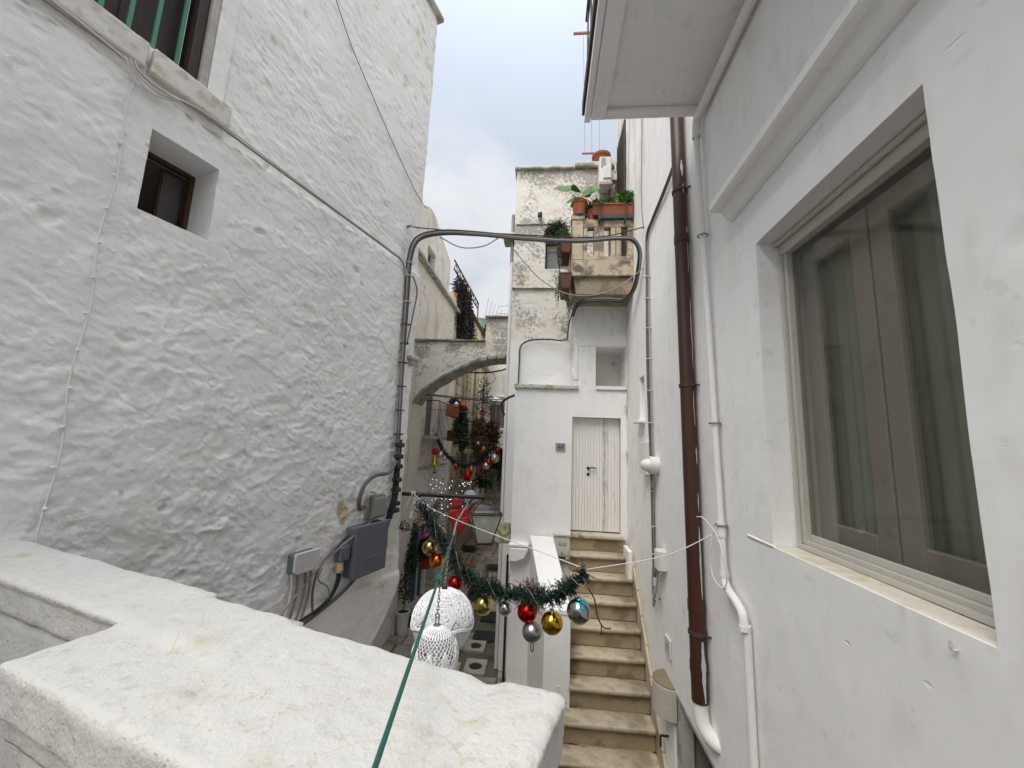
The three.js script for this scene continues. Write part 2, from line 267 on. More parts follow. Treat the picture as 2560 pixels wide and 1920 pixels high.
function coverPlate(x, z, w, d, round, label, cat, group) {
  const t = thing(round ? 'manhole_surround' : 'floor_grate', label, cat, [x, GY, z], group);
  if (round) { part('stone_frame', extrude([[-w / 2, -d / 2], [w / 2, -d / 2], [w / 2, d / 2], [-w / 2, d / 2]], 0.05, 0.006, [Array.from({ length: 20 }, (_, i) => [Math.cos(-i / 20 * 2 * Math.PI) * 0.115, Math.sin(-i / 20 * 2 * Math.PI) * 0.115])]).rotateX(-Math.PI / 2).translate(0, -0.042, 0), std(0.50, 0.46, 0.38, { map: TX.stoneMap }), t); part('iron_lid', new THREE.CylinderGeometry(0.108, 0.108, 0.04, 24).translate(0, -0.022, 0), M.grate, t); }
  else { const gs = [bx(-w / 2, w / 2, -0.04, 0.004, -d / 2, d / 2, 0.004)]; part('plate', gs, M.grate, t); const n = Math.floor(w / 0.05); for (let i = 0; i < n; i++) { const xx = -w / 2 + (i + 0.5) * w / n; part('rib', bx(xx - 0.012, xx + 0.012, 0.002, 0.012, -d / 2 + 0.02, d / 2 - 0.02, 0.002), M.grate, t); } }
}
coverPlate(-2.74, -14.95, 0.46, 0.6, false, 'dark grate in the paving far down the lane beside the doorstep', 'grate');
coverPlate(-1.48, -13.03, 0.5, 0.5, false, 'dark iron grate against the right edge of the far lane', 'grate');
coverPlate(-1.11, -9.48, 0.48, 0.5, false, 'larger dark iron grate behind the white lace ball', 'grate');
coverPlate(-1.15, -8.58, 0.44, 0.4, false, 'dark iron plate just behind the round manhole lids', 'grate');
coverPlate(-1.25, -8.14, 0.38, 0.4, true, 'pale square stone with round iron lid next to the iron plate', 'manhole');
coverPlate(-1.13, -7.45, 0.38, 0.46, true, 'pale square stone with round iron lid nearest the stair wall', 'manhole');
solo('door_mat', bx(-3.0, -2.5, GY + 0.004, GY + 0.022, -9.12, -8.66, 0.005), std(0.05, 0.042, 0.036, { map: TX.darkSpeck, bumpMap: TX.stoneBump, bumpScale: 0.01 }), 'dark brown door mat on the lane beside a white flower pot', 'door mat');

// ------------------------------------------------------------------ old whitewashed house on the left
const leftHouse = thing('whitewashed_house', 'old house with thick lumpy whitewashed wall and a small dark window', 'house');
{
  const h = [{ s0: 1.262, s1: 1.688, t0: 1.405, t1: 1.985, depth: 0.36 }, { s0: 0.30, s1: 1.535, t0: 2.535, t1: 4.2, depth: 0.24 }];
  const disp = (s, y) => {
    const flat = smooth(0.2, 1.5, s + 0.35 * noise(s * 2, y * 2) + 0.25 * Math.max(0, 0.9 - Math.abs(y - 1.4)) * -1), hi = smooth(2.1, 2.7, y), k = mix(0.35, 1, flat) * mix(1, 0.8, hi);
    const wx = s + 0.09 * noise(s * 4, y * 4, 2) + 0.03 * noise(s * 11, y * 11, 3), wy = y + 0.07 * noise(s * 4, y * 4, 6) + 0.03 * noise(s * 11, y * 11, 8);
    const a = wx * 0.88 + wy * 0.47 * (0.3 + 0.7 * hi), b = wy * 0.88 - wx * 0.3;
    let d = 0.035 * fbm(s * 0.7, y * 0.7, 1, 2);
    const rough = 0.55 + 0.9 * smooth(-0.2, 0.35, noise(s * 1.3, y * 1.3, 77));
    d += k * (0.011 * fbm(a * 2.6, b * 3.2, 4, 3) + rough * (0.0085 * fbm(a * 10, b * 12, 9, 2) + 0.0075 * fbm(a * 23, b * 26, 3, 2)));
    // coats of limewash that have flaked back to crisp, irregular edges
    const w1 = fbm(s * 2.1, y * 2.6, 41, 4), w2 = fbm(s * 4.3, y * 5.0, 46, 4); d += 0.0055 * smooth(-0.012, 0.012, w1 - 0.05) * mix(0.5, 1, flat) + 0.0045 * smooth(-0.015, 0.015, w2 + 0.08) * k;
    const pit = smooth(0.42, 0.62, noise(s * 5.3, y * 6.1, 40)) * smooth(0.1, 0.4, noise(s * 9, y * 9, 50)); d -= 0.035 * pit * mix(0.4, 1, flat);
    d += 0.035 * (1 - smooth(2.2, 2.3, y + 0.012 * noise(s * 6, 0))) ;                         // wall is thicker below the string course
    d += 0.045 * (1 - smooth(-1.66, -1.6, y + 0.02 * noise(s * 5, 3) + 0.02 * Math.sin(s * 3)));   // smooth plinth
    if (y < -1.62) d = d * 0.3 + 0.06;
    for (const q of h) if (s > q.s0 - 0.12 && s < q.s1 + 0.12 && y > q.t0 - 0.12 && y < q.t1 + 0.12) d = mix(d, 0.035, 0.6);
    const e = smooth(4.25, 4.33, s); d -= e * e * 0.05;
    return d;
  };
  const col = (s, y) => {
    let r = 1, g = 1, b = 1; const n1 = fbm(s * 1.1, y * 1.1, 20, 3), n2 = fbm(s * 7, y * 7, 21, 4), n3 = noise(s * 30, y * 30, 22);
    const ochre = smooth(0.12, 0.36, n2 + 0.4 * n1 + 0.42 * smooth(2.8, 4.3, s) * smooth(3.4, 6.0, y) - 0.24) * 0.75;   // lichen below the roof edge
    r -= ochre * 0.22; g -= ochre * 0.28; b -= ochre * 0.40;
    const dirt = smooth(0.16, 0.42, n2 - 0.12 + 0.3 * smooth(0.1, 0.5, fbm(s * 3, y * 3, 60, 2)) + 0.3 * smooth(2.5, 4.2, s) * smooth(-0.3, -1.4, y)) * (0.6 + 0.6 * n3);
    r -= dirt * 0.12; g -= dirt * 0.13; b -= dirt * 0.15;
    const bare = Math.hypot((s - 3.28) / 0.10, (y + 0.78) / 0.14) + 0.9 * n2;                                 // flake fallen off near the meter box
    const k = 1 - smooth(0.7, 0.86, bare); r = mix(r, 0.62, k); g = mix(g, 0.50, k); b = mix(b, 0.36, k);
    const sill = smooth(0.06, 0, Math.abs(y - 2.24 - 0.01 * noise(s * 8, 1))) * smooth(-0.05, 0.25, fbm(s * 9, y * 22, 70, 3));   // black growth under the string course
    r *= 1 - sill * 0.5; g *= 1 - sill * 0.52; b *= 1 - sill * 0.58;
    const pitc = smooth(0.5, 0.62, noise(s * 11, y * 14, 80)) * smooth(0.1, 0.3, n2); r *= 1 - 0.35 * pitc; g *= 1 - 0.38 * pitc; b *= 1 - 0.42 * pitc;
    return [r, g, b];
  };
  const o = lw(0, 0, 0), warp = (s, y) => { if (s < 3) return [s, y]; const e = y > -1.72 ? 4.33 : 4.33 - 0.32 * Math.pow((-1.72 - y) / 0.45, 1.35); return [3 + (s - 3) * (Math.max(e, 2.2) - 3) / 1.33, y]; };
  part('wall', gridWall({ O: o.toArray(), S: [sa, 0, -ca], N: [ca, 0, sa], s0: -3.5, s1: 4.33, t0: -3.9, t1: 6.42, holes: h, disp, col, thick: 2.2, warp, sBreaks: [-0.6, 0.0, 2.2], tBreaks: [-2.4, -1.0, 3.4], stepS: s => s < -0.6 ? 0.2 : s < 0 ? 0.04 : s < 2.2 ? 0.0125 : 0.016, stepT: t => t < -2.4 ? 0.1 : t < 3.4 ? 0.0125 : 0.017 }), M.limewash, leftHouse);
  const inU = (name, g, m, s, y, d, parent = leftHouse) => { const q = part(name, g, m, parent); q.position.copy(lw(s, y, d)); q.rotation.y = Math.PI / 2 + turnU; return q; };   // local x along the wall, z out of it
  const slab = (s0, s1, y0, y1, d0, d1, m, name, r = 0.008) => inU(name, bx(-(s1 - s0) / 2, (s1 - s0) / 2, -(y1 - y0) / 2, (y1 - y0) / 2, d0, d1, r), m, (s0 + s1) / 2, (y0 + y1) / 2, 0);
  for (const [a, b] of [[-0.35, 1.165], [1.19, 1.70]]) {
    const g = roughSlab(b - a, 0.185, 0.20, 0.012, 0.007, 0.012, q => { const k = smooth(0.05, 0.3, fbm(q.x * 12 + a * 9, q.y * 12, q.z * 12, 3)); return [1 - 0.22 * k, 1 - 0.26 * k, 1 - 0.34 * k]; });
    inU('sill_stone', g, std(0.70, 0.68, 0.63, { vertexColors: true, map: TX.plasterMap, bumpMap: TX.plasterBump, bumpScale: 0.008 }), (a + b) / 2, 2.43, -0.035);
  }
  const cope = []; for (let i = 0; i < 9; i++) { const a = -3.5 + i * 0.875; cope.push(inU('roof_coping_stone', roughSlab(0.865, 0.09, 0.42, 0.02, 0.012, 0.05, q => { const k = smooth(-0.1, 0.2, fbm(q.x * 6 + a * 5, q.y * 6, q.z * 6, 3)); return [1 - 0.4 * k, 1 - 0.42 * k, 1 - 0.5 * k]; }), std(0.5, 0.47, 0.40, { vertexColors: true, bumpMap: TX.stoneBump, bumpScale: 0.01 }), a + 0.43, 6.46, -0.13)); }
  // barred window with brown shutters
  for (let i = 0; i < 3; i++) slab(0.34 + i * 0.36, 0.695 + i * 0.36, 2.545, 4.2, -0.20, -0.16, M.shutterBrown, 'shutter_leaf', 0.01);
  slab(1.415, 1.478, 2.54, 4.2, -0.16, -0.02, M.brownWood, 'window_jamb', 0.006);
  slab(1.482, 1.534, 2.54, 4.2, -0.2, 0.012, M.greyStone, 'stone_jamb', 0.008);
  for (const s of [0.55, 0.685, 0.82, 0.956, 1.093, 1.229, 1.37]) slab(s - 0.012, s + 0.012, 2.53, 4.2, -0.10, -0.076, M.greenBar, 'window_bar', 0.003);
  slab(0.31, 1.42, 3.35, 3.37, -0.104, -0.072, M.greenBar, 'window_rail', 0.003);
  // small window: timber frame, opened casement, dark room behind
  const fr = (a, b, c, d) => slab(a, b, c, d, -0.30, -0.25, M.amberWood, 'window_frame', 0.004);
  fr(1.262, 1.288, 1.405, 1.985); fr(1.655, 1.688, 1.405, 1.985); fr(1.288, 1.655, 1.955, 1.985); fr(1.288, 1.655, 1.405, 1.43);
  const room = openBox(4.2, 2.9, 4.4, 4).translate(0.2, -0.7, -2.58); inU('room_inside', room, std(0.36, 0.33, 0.28), 1.47, 1.7, 0);
  const cas = slab(1.50, 1.655, 1.43, 1.955, -0.345, -0.32, M.amberWood, 'casement', 0.004); part('casement_pane', new THREE.BoxGeometry(0.13, 0.47, 0.006).translate(0, 0, -0.314), std(0.07, 0.068, 0.06, { roughness: 0.25 }), cas);
}
// ------------------------------------------------------------------ right-hand house: long smooth white wall beside the stairs
const RX = 1.3;
const rightHouse = thing('white_house', 'tall smooth white house with large recessed window and overhanging balcony slab', 'house');
{
  const disp = (s, y) => 0.010 * fbm(s * 0.8, y * 0.8, 5, 3) + 0.004 * fbm(s * 5, y * 5, 7, 2) - 0.012 * smooth(0.55, 0.7, noise(s * 7, y * 7, 12)) * smooth(1.0, 2.2, 4.2 - s);
  const col = (s, y) => {
    const n = fbm(s * 2, y * 0.7, 30, 4), n2 = fbm(s * 8, y * 3, 31, 3); let r = 1, g = 1, b = 1;
    const st = smooth(0.12, 0.4, n2 + 0.3 * n) * 0.07 * (s < 5 ? 1 : 1.6); r -= st; g -= st * 1.05; b -= st * 1.2;
    const run = smooth(4.4, 6.4, s) * smooth(2.4, 4.4, y) * smooth(-0.16, 0.26, fbm(s * 9, y * 0.9, 33, 4)); r -= run * 0.28; g -= run * 0.36; b -= run * 0.50;   // rain streaks high up
    return [r, g, b];
  };
  part('wall', gridWall({ O: [RX, 0, 0], S: [0, 0, -1], N: [-1, 0, 0], s0: -3, s1: 7.38, t0: -3.9, t1: 7.2, ds: 0.04, disp, col, thick: 0.5,
    holes: [{ s0: 1.332, s1: 2.458, t0: -0.53, t1: 1.312, depth: 0.32 }, { s0: 5.345, s1: 5.60, t0: 0.365, t1: 0.97, depth: 0.22 }, { s0: 0.6, s1: 4.36, t0: -3.9, t1: -2.31, depth: 0.5 }, { s0: 6.45, s1: 7.22, t0: 2.7, t1: 5.9, depth: 0.14 }] }), M.paintV, rightHouse);
  // hood moulding over the window, swept profile
  const prof = [[0, 0.20], [0.165, 0.14], [0.172, 0.125], [0.17, 0.085], [0.155, 0.072], [0.125, 0.066], [0.10, 0.072], [0.085, 0.06], [0.07, 0.03], [0.05, 0.008], [0.03, 0], [0, 0]];
  const hood = extrude(prof.map(([x, y]) => [-x, y]), 2.6, 0.002); hood.translate(RX + 0.012, 1.628, -2.737); part('hood_moulding', boxUV(hood), M.paint, rightHouse);
  // balcony slab above, with a sunk soffit panel and a fascia drip
  const bal = part('balcony_slab', bx(0.34, RX + 0.05, 2.99, 3.12, -3.25, 1.5, 0.008), M.paint, rightHouse);
  part('soffit_rim', bx(0.34, 0.47, 2.955, 2.988, -3.25, 1.5, 0.006), M.paint, bal); part('soffit_rim', bx(0.472, RX - 0.01, 2.957, 2.988, -3.25, -3.15, 0.006), M.paint, bal);
  part('fascia', bx(0.285, 0.338, 2.975, 3.18, -3.30, 1.5, 0.008), M.paint, bal); part('fascia_cap', bx(0.262, 0.284, 3.06, 3.20, -3.31, 1.5, 0.006), M.rust, bal);
  for (let i = 0; i < 16; i++) part('baluster', cyl([0.30, 3.18, -3.2 + i * 0.28], [0.30, 4.1, -3.2 + i * 0.28], 0.008, 0.008, 8), M.darkMetal, bal);
  part('hand_rail', cyl([0.30, 4.1, -3.3], [0.30, 4.1, 1.5], 0.018), M.darkMetal, bal);
  // near window: aluminium guide frame, dark insect screen, inner casements, room
  const wz0 = -2.452, wz1 = -1.338, wy0 = -0.525, wy1 = 1.308;
  const win = part('window', [bx(1.445, 1.50, wy0 + 0.03, wy1 - 0.075, wz0, wz0 + 0.045, 0.004), bx(1.445, 1.50, wy0 + 0.03, wy1 - 0.075, wz1 - 0.045, wz1, 0.004), bx(1.45, 1.50, wy0, wy0 + 0.05, wz0, wz1, 0.004), bx(1.43, 1.50, wy1 - 0.09, wy1, wz0, wz1, 0.01)], M.alu, rightHouse);
  part('guide_rail', bx(1.425, 1.444, wy0 + 0.02, wy1 - 0.095, wz0 + 0.002, wz0 + 0.02, 0.003), M.alu, win);
  part('shutter_box_lip', bx(1.405, 1.428, wy1 - 0.03, wy1 - 0.002, wz0 + 0.002, wz1 - 0.002, 0.006), M.alu, win);
  part('bottom_rail', bx(1.422, 1.448, wy0 + 0.004, wy0 + 0.028, wz0 + 0.002, wz1 - 0.002, 0.004), M.alu, win);
  part('screen_bar', bx(1.47, 1.488, wy0 + 0.05, wy0 + 0.085, wz0 + 0.046, wz1 - 0.046, 0.004), M.alu, win);
  part('dark_screen', new THREE.PlaneGeometry(1.02, 1.68).rotateY(-Math.PI / 2).translate(1.478, 0.385, -1.895), M.tinted, win);
  const mid = -1.93;
  for (const [a, b] of [[wz0 + 0.02, mid - 0.006], [mid + 0.006, wz1 - 0.02]]) {
    const l = part('casement', [bx(1.545, 1.59, wy0 + 0.04, wy1 - 0.08, a, a + 0.11, 0.008), bx(1.545, 1.59, wy0 + 0.04, wy1 - 0.08, b - 0.11, b, 0.008), bx(1.545, 1.59, wy0 + 0.04, wy0 + 0.16, a + 0.11, b - 0.11, 0.008), bx(1.545, 1.59, wy1 - 0.18, wy1 - 0.08, a + 0.11, b - 0.11, 0.008)], M.sash, win);
    part('glass_pane', new THREE.PlaneGeometry(b - a - 0.22, wy1 - wy0 - 0.34).rotateY(-Math.PI / 2).translate(1.567, (wy0 + wy1) / 2 - 0.01, (a + b) / 2), M.pane, win);
  }
  part('window_room', openBox(1.6, 2.4, 2.0, 1).translate(2.435, 0.4, -1.9), std(0.40, 0.42, 0.37), rightHouse);
  part('curtain', (() => { const g = new THREE.PlaneGeometry(1.1, 1.75, 160, 1).rotateY(-Math.PI / 2); const p = g.attributes.position; for (let i = 0; i < p.count; i++) p.setX(i, 0.010 * Math.sin(p.getZ(i) * 62) + 0.006 * Math.sin(p.getZ(i) * 23)); g.computeVertexNormals(); return g.translate(1.66, 0.4, -1.895); })(), std(0.60, 0.61, 0.555, { roughness: 0.9 }), rightHouse);
  part('window_sill', roughSlab(0.300, 0.035, 1.118, 0.005, 0.003, 0.015, q => { const k = smooth(0, 0.3, fbm(q.x * 14, q.y * 14, q.z * 14, 3)); return [1 - 0.12 * k, 1 - 0.17 * k, 1 - 0.26 * k]; }), std(0.66, 0.63, 0.55, { vertexColors: true, bumpMap: TX.stoneBump, bumpScale: 0.003 }), rightHouse, [1.460, -0.541, -1.895]);
  part('sill_lip', [roughSlab(0.02, 0.016, 0.30, 0.006, 0.004, 0.01).deleteAttribute('color').translate(1.306, -0.528, -2.60)], M.paint, rightHouse);
  part('sill_hook', tube([[1.295, -0.59, -1.45], [1.275, -0.585, -1.445], [1.27, -0.56, -1.44]], 0.004, 6), M.flake, rightHouse);
  // small niche window far along the wall
  part('niche_back', bx(1.47, 1.50, 0.365, 0.97, -5.60, -5.345, 0.002), M.paint, rightHouse);
  part('niche_sill', bx(1.20, 1.34, 0.325, 0.364, -5.64, -5.31, 0.008), M.paint, rightHouse);
  // doorway under the wall: stone lintel soffit, jamb stones, dark door
  const dw = part('lower_doorway', [bx(1.31, 1.44, -2.36, -2.311, -4.35, -0.6, 0.006)], M.greyStone, rightHouse);
  part('jamb_stone', bx(1.32, 1.45, -3.9, -2.362, -4.355, -4.24, 0.01), M.greyStone, dw); part('jamb_stone', bx(1.452, 1.60, -3.9, -2.362, -4.355, -4.28, 0.01), std(0.30, 0.28, 0.25, { map: TX.stoneMap }), dw);
  part('doorway_back', bx(1.60, 1.66, -3.9, -2.31, -4.355, -0.6, 0.004), std(0.20, 0.21, 0.205, { map: TX.wood }), dw);
  { // rounded console sticking out above the doorway
    const pts = [[0, -0.185]]; for (let i = 0; i <= 14; i++) { const a = -Math.PI / 2 + i / 14 * Math.PI; pts.push([-Math.cos(a) * 0.175, Math.sin(a) * 0.185]); } pts.push([0, 0.185]);
    const g = extrude(pts, 0.27, 0.008).rotateX(-Math.PI / 2).translate(1.31, -2.585, -4.48);
    const c = part('rounded_console', boxUV(g), std(0.50, 0.46, 0.40, { map: TX.paintMap, bumpMap: TX.paintBump, bumpScale: 0.004 }), rightHouse);
    const g2 = extrude(pts.map(p => [p[0] * 0.97, p[1] * 0.97]), 0.012, 0.004).rotateX(-Math.PI / 2).translate(1.31, -2.31, -4.48); part('mossy_top', boxUV(g2), std(0.27, 0.22, 0.14, { map: TX.stoneMap, bumpMap: TX.stoneBump, bumpScale: 0.01 }), c);
  }
  // door of the stone balcony: louvred shutters
  const sh = part('shutter', [bx(1.27, 1.30, 2.75, 5.88, -6.52, -6.46, 0.004), bx(1.27, 1.30, 2.75, 5.88, -7.20, -7.14, 0.004), bx(1.27, 1.30, 5.80, 5.88, -7.14, -6.52, 0.004), bx(1.27, 1.30, 4.2, 4.28, -7.14, -6.52, 0.004)], M.shutterBrown, rightHouse);
  for (let i = 0; i < 38; i++) { const y = 2.82 + i * 0.079; part('louvre', bx(1.268, 1.30, y, y + 0.045, -7.139, -6.521, 0.003), M.shutterBrown, sh); }
  const sh2 = part('open_shutter', [bx(1.12, 1.15, 2.75, 5.25, -7.28, -7.25, 0.004), bx(1.25, 1.28, 2.75, 5.25, -7.28, -7.25, 0.004), bx(1.15, 1.25, 5.18, 5.25, -7.28, -7.25, 0.004)], M.redShutter, rightHouse);
  for (let i = 0; i < 26; i++) { const y = 2.82 + i * 0.081; part('louvre', bx(1.151, 1.249, y, y + 0.05, -7.275, -7.255, 0.003), M.redShutter, sh2); }
  part('balcony_shade_panel', bx(1.41, 1.44, 2.7, 5.9, -7.22, -6.45, 0.003), std(0.14, 0.08, 0.055, { map: TX.wood }), rightHouse);  // panel coloured dark brown for the doorway shade behind the shutters
  // stone balcony at the far end of the wall
  const sb = part('stone_balcony', [bx(0.33, RX + 0.02, 2.63, 2.90, -7.36, -5.90, 0.012)], M.tuff, rightHouse);
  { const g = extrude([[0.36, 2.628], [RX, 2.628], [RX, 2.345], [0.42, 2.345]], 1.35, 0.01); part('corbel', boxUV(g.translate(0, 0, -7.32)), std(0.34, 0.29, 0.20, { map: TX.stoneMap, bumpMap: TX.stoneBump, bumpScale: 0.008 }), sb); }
  const post = (x0, x1, z0, z1, y0 = 2.902, y1 = 3.46) => part('balcony_post', bx(x0, x1, y0, y1, z0, z1, 0.008), M.tuff, sb);
  post(0.335, 0.515, -6.08, -5.905, 2.902, 3.58); part('post_cap', bx(0.318, 0.535, 3.582, 3.652, -6.10, -5.888, 0.01), M.tuff, sb);
  for (const [a, b] of [[0.517, 0.582], [0.686, 0.763], [0.766, 0.845], [0.946, 1.026], [1.03, 1.112], [1.205, RX]]) post(a, b, -6.04, -5.92);
  part('top_rail', bx(0.517, RX, 3.46, 3.60, -6.05, -5.915, 0.01), M.tuff, sb); part('bottom_rail', bx(0.517, RX, 2.902, 2.962, -6.05, -5.912, 0.006), M.tuff, sb);
  for (let i = 0; i < 4; i++) post(0.345, 0.47, -6.30 - i * 0.27, -6.16 - i * 0.27, 2.902, 3.46);
  part('top_rail', bx(0.335, 0.48, 3.462, 3.60, -7.3, -6.082, 0.01), M.tuff, sb);
}
// ------------------------------------------------------------------ small white house with the door at the head of the stairs
const doorHouse = thing('door_house', 'small white painted house front with plank door at the top of stairs', 'house');
{
  const disp = (s, y) => 0.008 * fbm(s * 1.2, y * 1.2, 15, 3) + 0.003 * fbm(s * 7, y * 7, 17, 2);
  const col = (s, y) => { const n = fbm(s * 6, y * 4, 35, 4), k = smooth(0.1, 0.4, n) * 0.05 + smooth(0.1, 0.3, fbm(s * 12, y * 4, 36, 3)) * 0.10 * smooth(0.72, 0.9, y); return [1 - k, 1 - k * 0.95, 1 - k * 1.2]; };
  part('wall', gridWall({ O: [0, 0, -6.5], S: [1, 0, 0], N: [0, 0, 1], s0: -0.515, s1: 1.298, t0: -3.9, t1: 0.90, ds: 0.05, disp, col, thick: 0.88, holes: [{ s0: 0.424, s1: 1.205, t0: -1.40, t1: 0.455, depth: 0.16 }] }), M.paintV, doorHouse);
  part('upper_wall', gridWall({ O: [0, 0, -6.505], S: [1, 0, 0], N: [0, 0, 1], s0: 0.51, s1: 1.298, t0: 0.903, t1: 1.65, ds: 0.05, disp, col, thick: 0.8, holes: [{ s0: 0.797, s1: 1.285, t0: 0.975, t1: 1.635, depth: 0.56 }] }), M.paintV, doorHouse);
  part('upper_wall', gridWall({ O: [0, 0, -6.495], S: [1, 0, 0], N: [0, 0, 1], s0: 0.385, s1: 1.298, t0: 1.652, t1: 2.36, ds: 0.05, disp, col, thick: 0.8, warp: (s, y) => [s < 0.6 && y < 1.95 ? s + 0.12 * (1.95 - y) / 0.3 * (0.6 - s) / 0.215 : s, y] }), M.paintV, doorHouse);
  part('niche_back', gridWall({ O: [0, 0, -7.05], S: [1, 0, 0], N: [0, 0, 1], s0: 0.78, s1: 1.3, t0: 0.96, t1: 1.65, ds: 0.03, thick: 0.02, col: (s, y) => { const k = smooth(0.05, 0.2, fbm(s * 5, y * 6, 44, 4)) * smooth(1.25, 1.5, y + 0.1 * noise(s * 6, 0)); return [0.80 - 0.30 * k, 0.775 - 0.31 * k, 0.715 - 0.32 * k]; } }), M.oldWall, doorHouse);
  part('niche_sill', bx(0.80, 1.29, 0.915, 0.973, -6.66, -6.465, 0.008), M.paint, doorHouse);
  // mossy ledge stones closing the lower front
  const moss = (q, off) => { const k = smooth(-0.12, 0.14, fbm((q.x + off) * 9, q.y * 9, q.z * 9, 4)) * smooth(0.2, -0.1, q.x + off); return [mix(1, 0.36, k), mix(1, 0.44, k), mix(1, 0.13, k)]; };
  for (const [a, b] of [[-0.545, -0.22], [-0.215, 0.08], [0.085, 0.515]]) part('ledge_stone', roughSlab(b - a, 0.074, 0.55, 0.01, 0.004, 0.02, q => moss(q, (a + b) / 2)), M.coping, doorHouse, [(a + b) / 2, 0.939, -6.73]);
  // pointed openwork panel on the return wall
  const hex = [[-6.50, 1.76], [-6.62, 1.95], [-6.98, 1.70], [-6.98, 1.33], [-6.80, 1.20], [-6.50, 1.08]], ctr = [-6.72, 1.50];
  const ph = extrude(hex.map(p => [-p[0], p[1]]), 0.06, 0.004, [hex.map(p => [-mix(p[0], ctr[0], 0.24), mix(p[1], ctr[1], 0.16)]).reverse()]).rotateY(Math.PI / 2).translate(0.44, 0, 0);
  part('pointed_panel', boxUV(ph), M.paint, doorHouse); part('panel_foot', bx(0.44, 0.51, 0.98, 1.085, -6.97, -6.52, 0.006), M.paint, doorHouse);
  // plank door
  const door = part('door', bx(0.43, 1.20, -1.40, 0.45, -6.66, -6.63, 0.004), M.doorWhite, doorHouse);
  const pw = [1.5, 1, 1.1, 0.9, 1, 0.9, 1, 1.1, 0.9, 1, 1, 0.9, 1, 1.1, 0.9, 0.8]; let px = 0.432; const sc = 0.766 / pw.reduce((a, b) => a + b);
  for (const w of pw) { const g = bx(px + 0.0012, px + w * sc - 0.0012, -1.345, 0.449, -6.629, -6.607, 0.004); const uvs = g.attributes.uv; part('door_plank', g, M.doorWhite, door); px += w * sc; }
  part('door_seal', bx(0.43, 1.20, -1.375, -1.348, -6.625, -6.60, 0.003), M.rust, door);
  const hd = part('door_handle', [cyl([0.697, -0.367, -6.607], [0.697, -0.367, -6.565], 0.012), tube([[0.697, -0.367, -6.567], [0.74, -0.355, -6.562], [0.80, -0.358, -6.565], [0.822, -0.366, -6.568]], 0.010, 8), cyl([0.697, -0.367, -6.607], [0.697, -0.367, -6.598], 0.026)], M.cableBlack, door);
  part('key_plate', cyl([0.697, -0.463, -6.607], [0.697, -0.463, -6.598], 0.025), M.cableBlack, door);
  part('threshold', roughSlab(0.80, 0.055, 0.26, 0.01, 0.004, 0.02, q => { const k = smooth(-0.05, 0.2, fbm(q.x * 14, q.y * 14, q.z * 14, 4)) * smooth(0.25, -0.35, q.x); return [1 - 0.7 * k, 1 - 0.72 * k, 1 - 0.72 * k]; }), std(0.52, 0.46, 0.36, { vertexColors: true, bumpMap: TX.stoneBump, bumpScale: 0.002 }), doorHouse, [0.815, -1.3875, -6.51]);
}
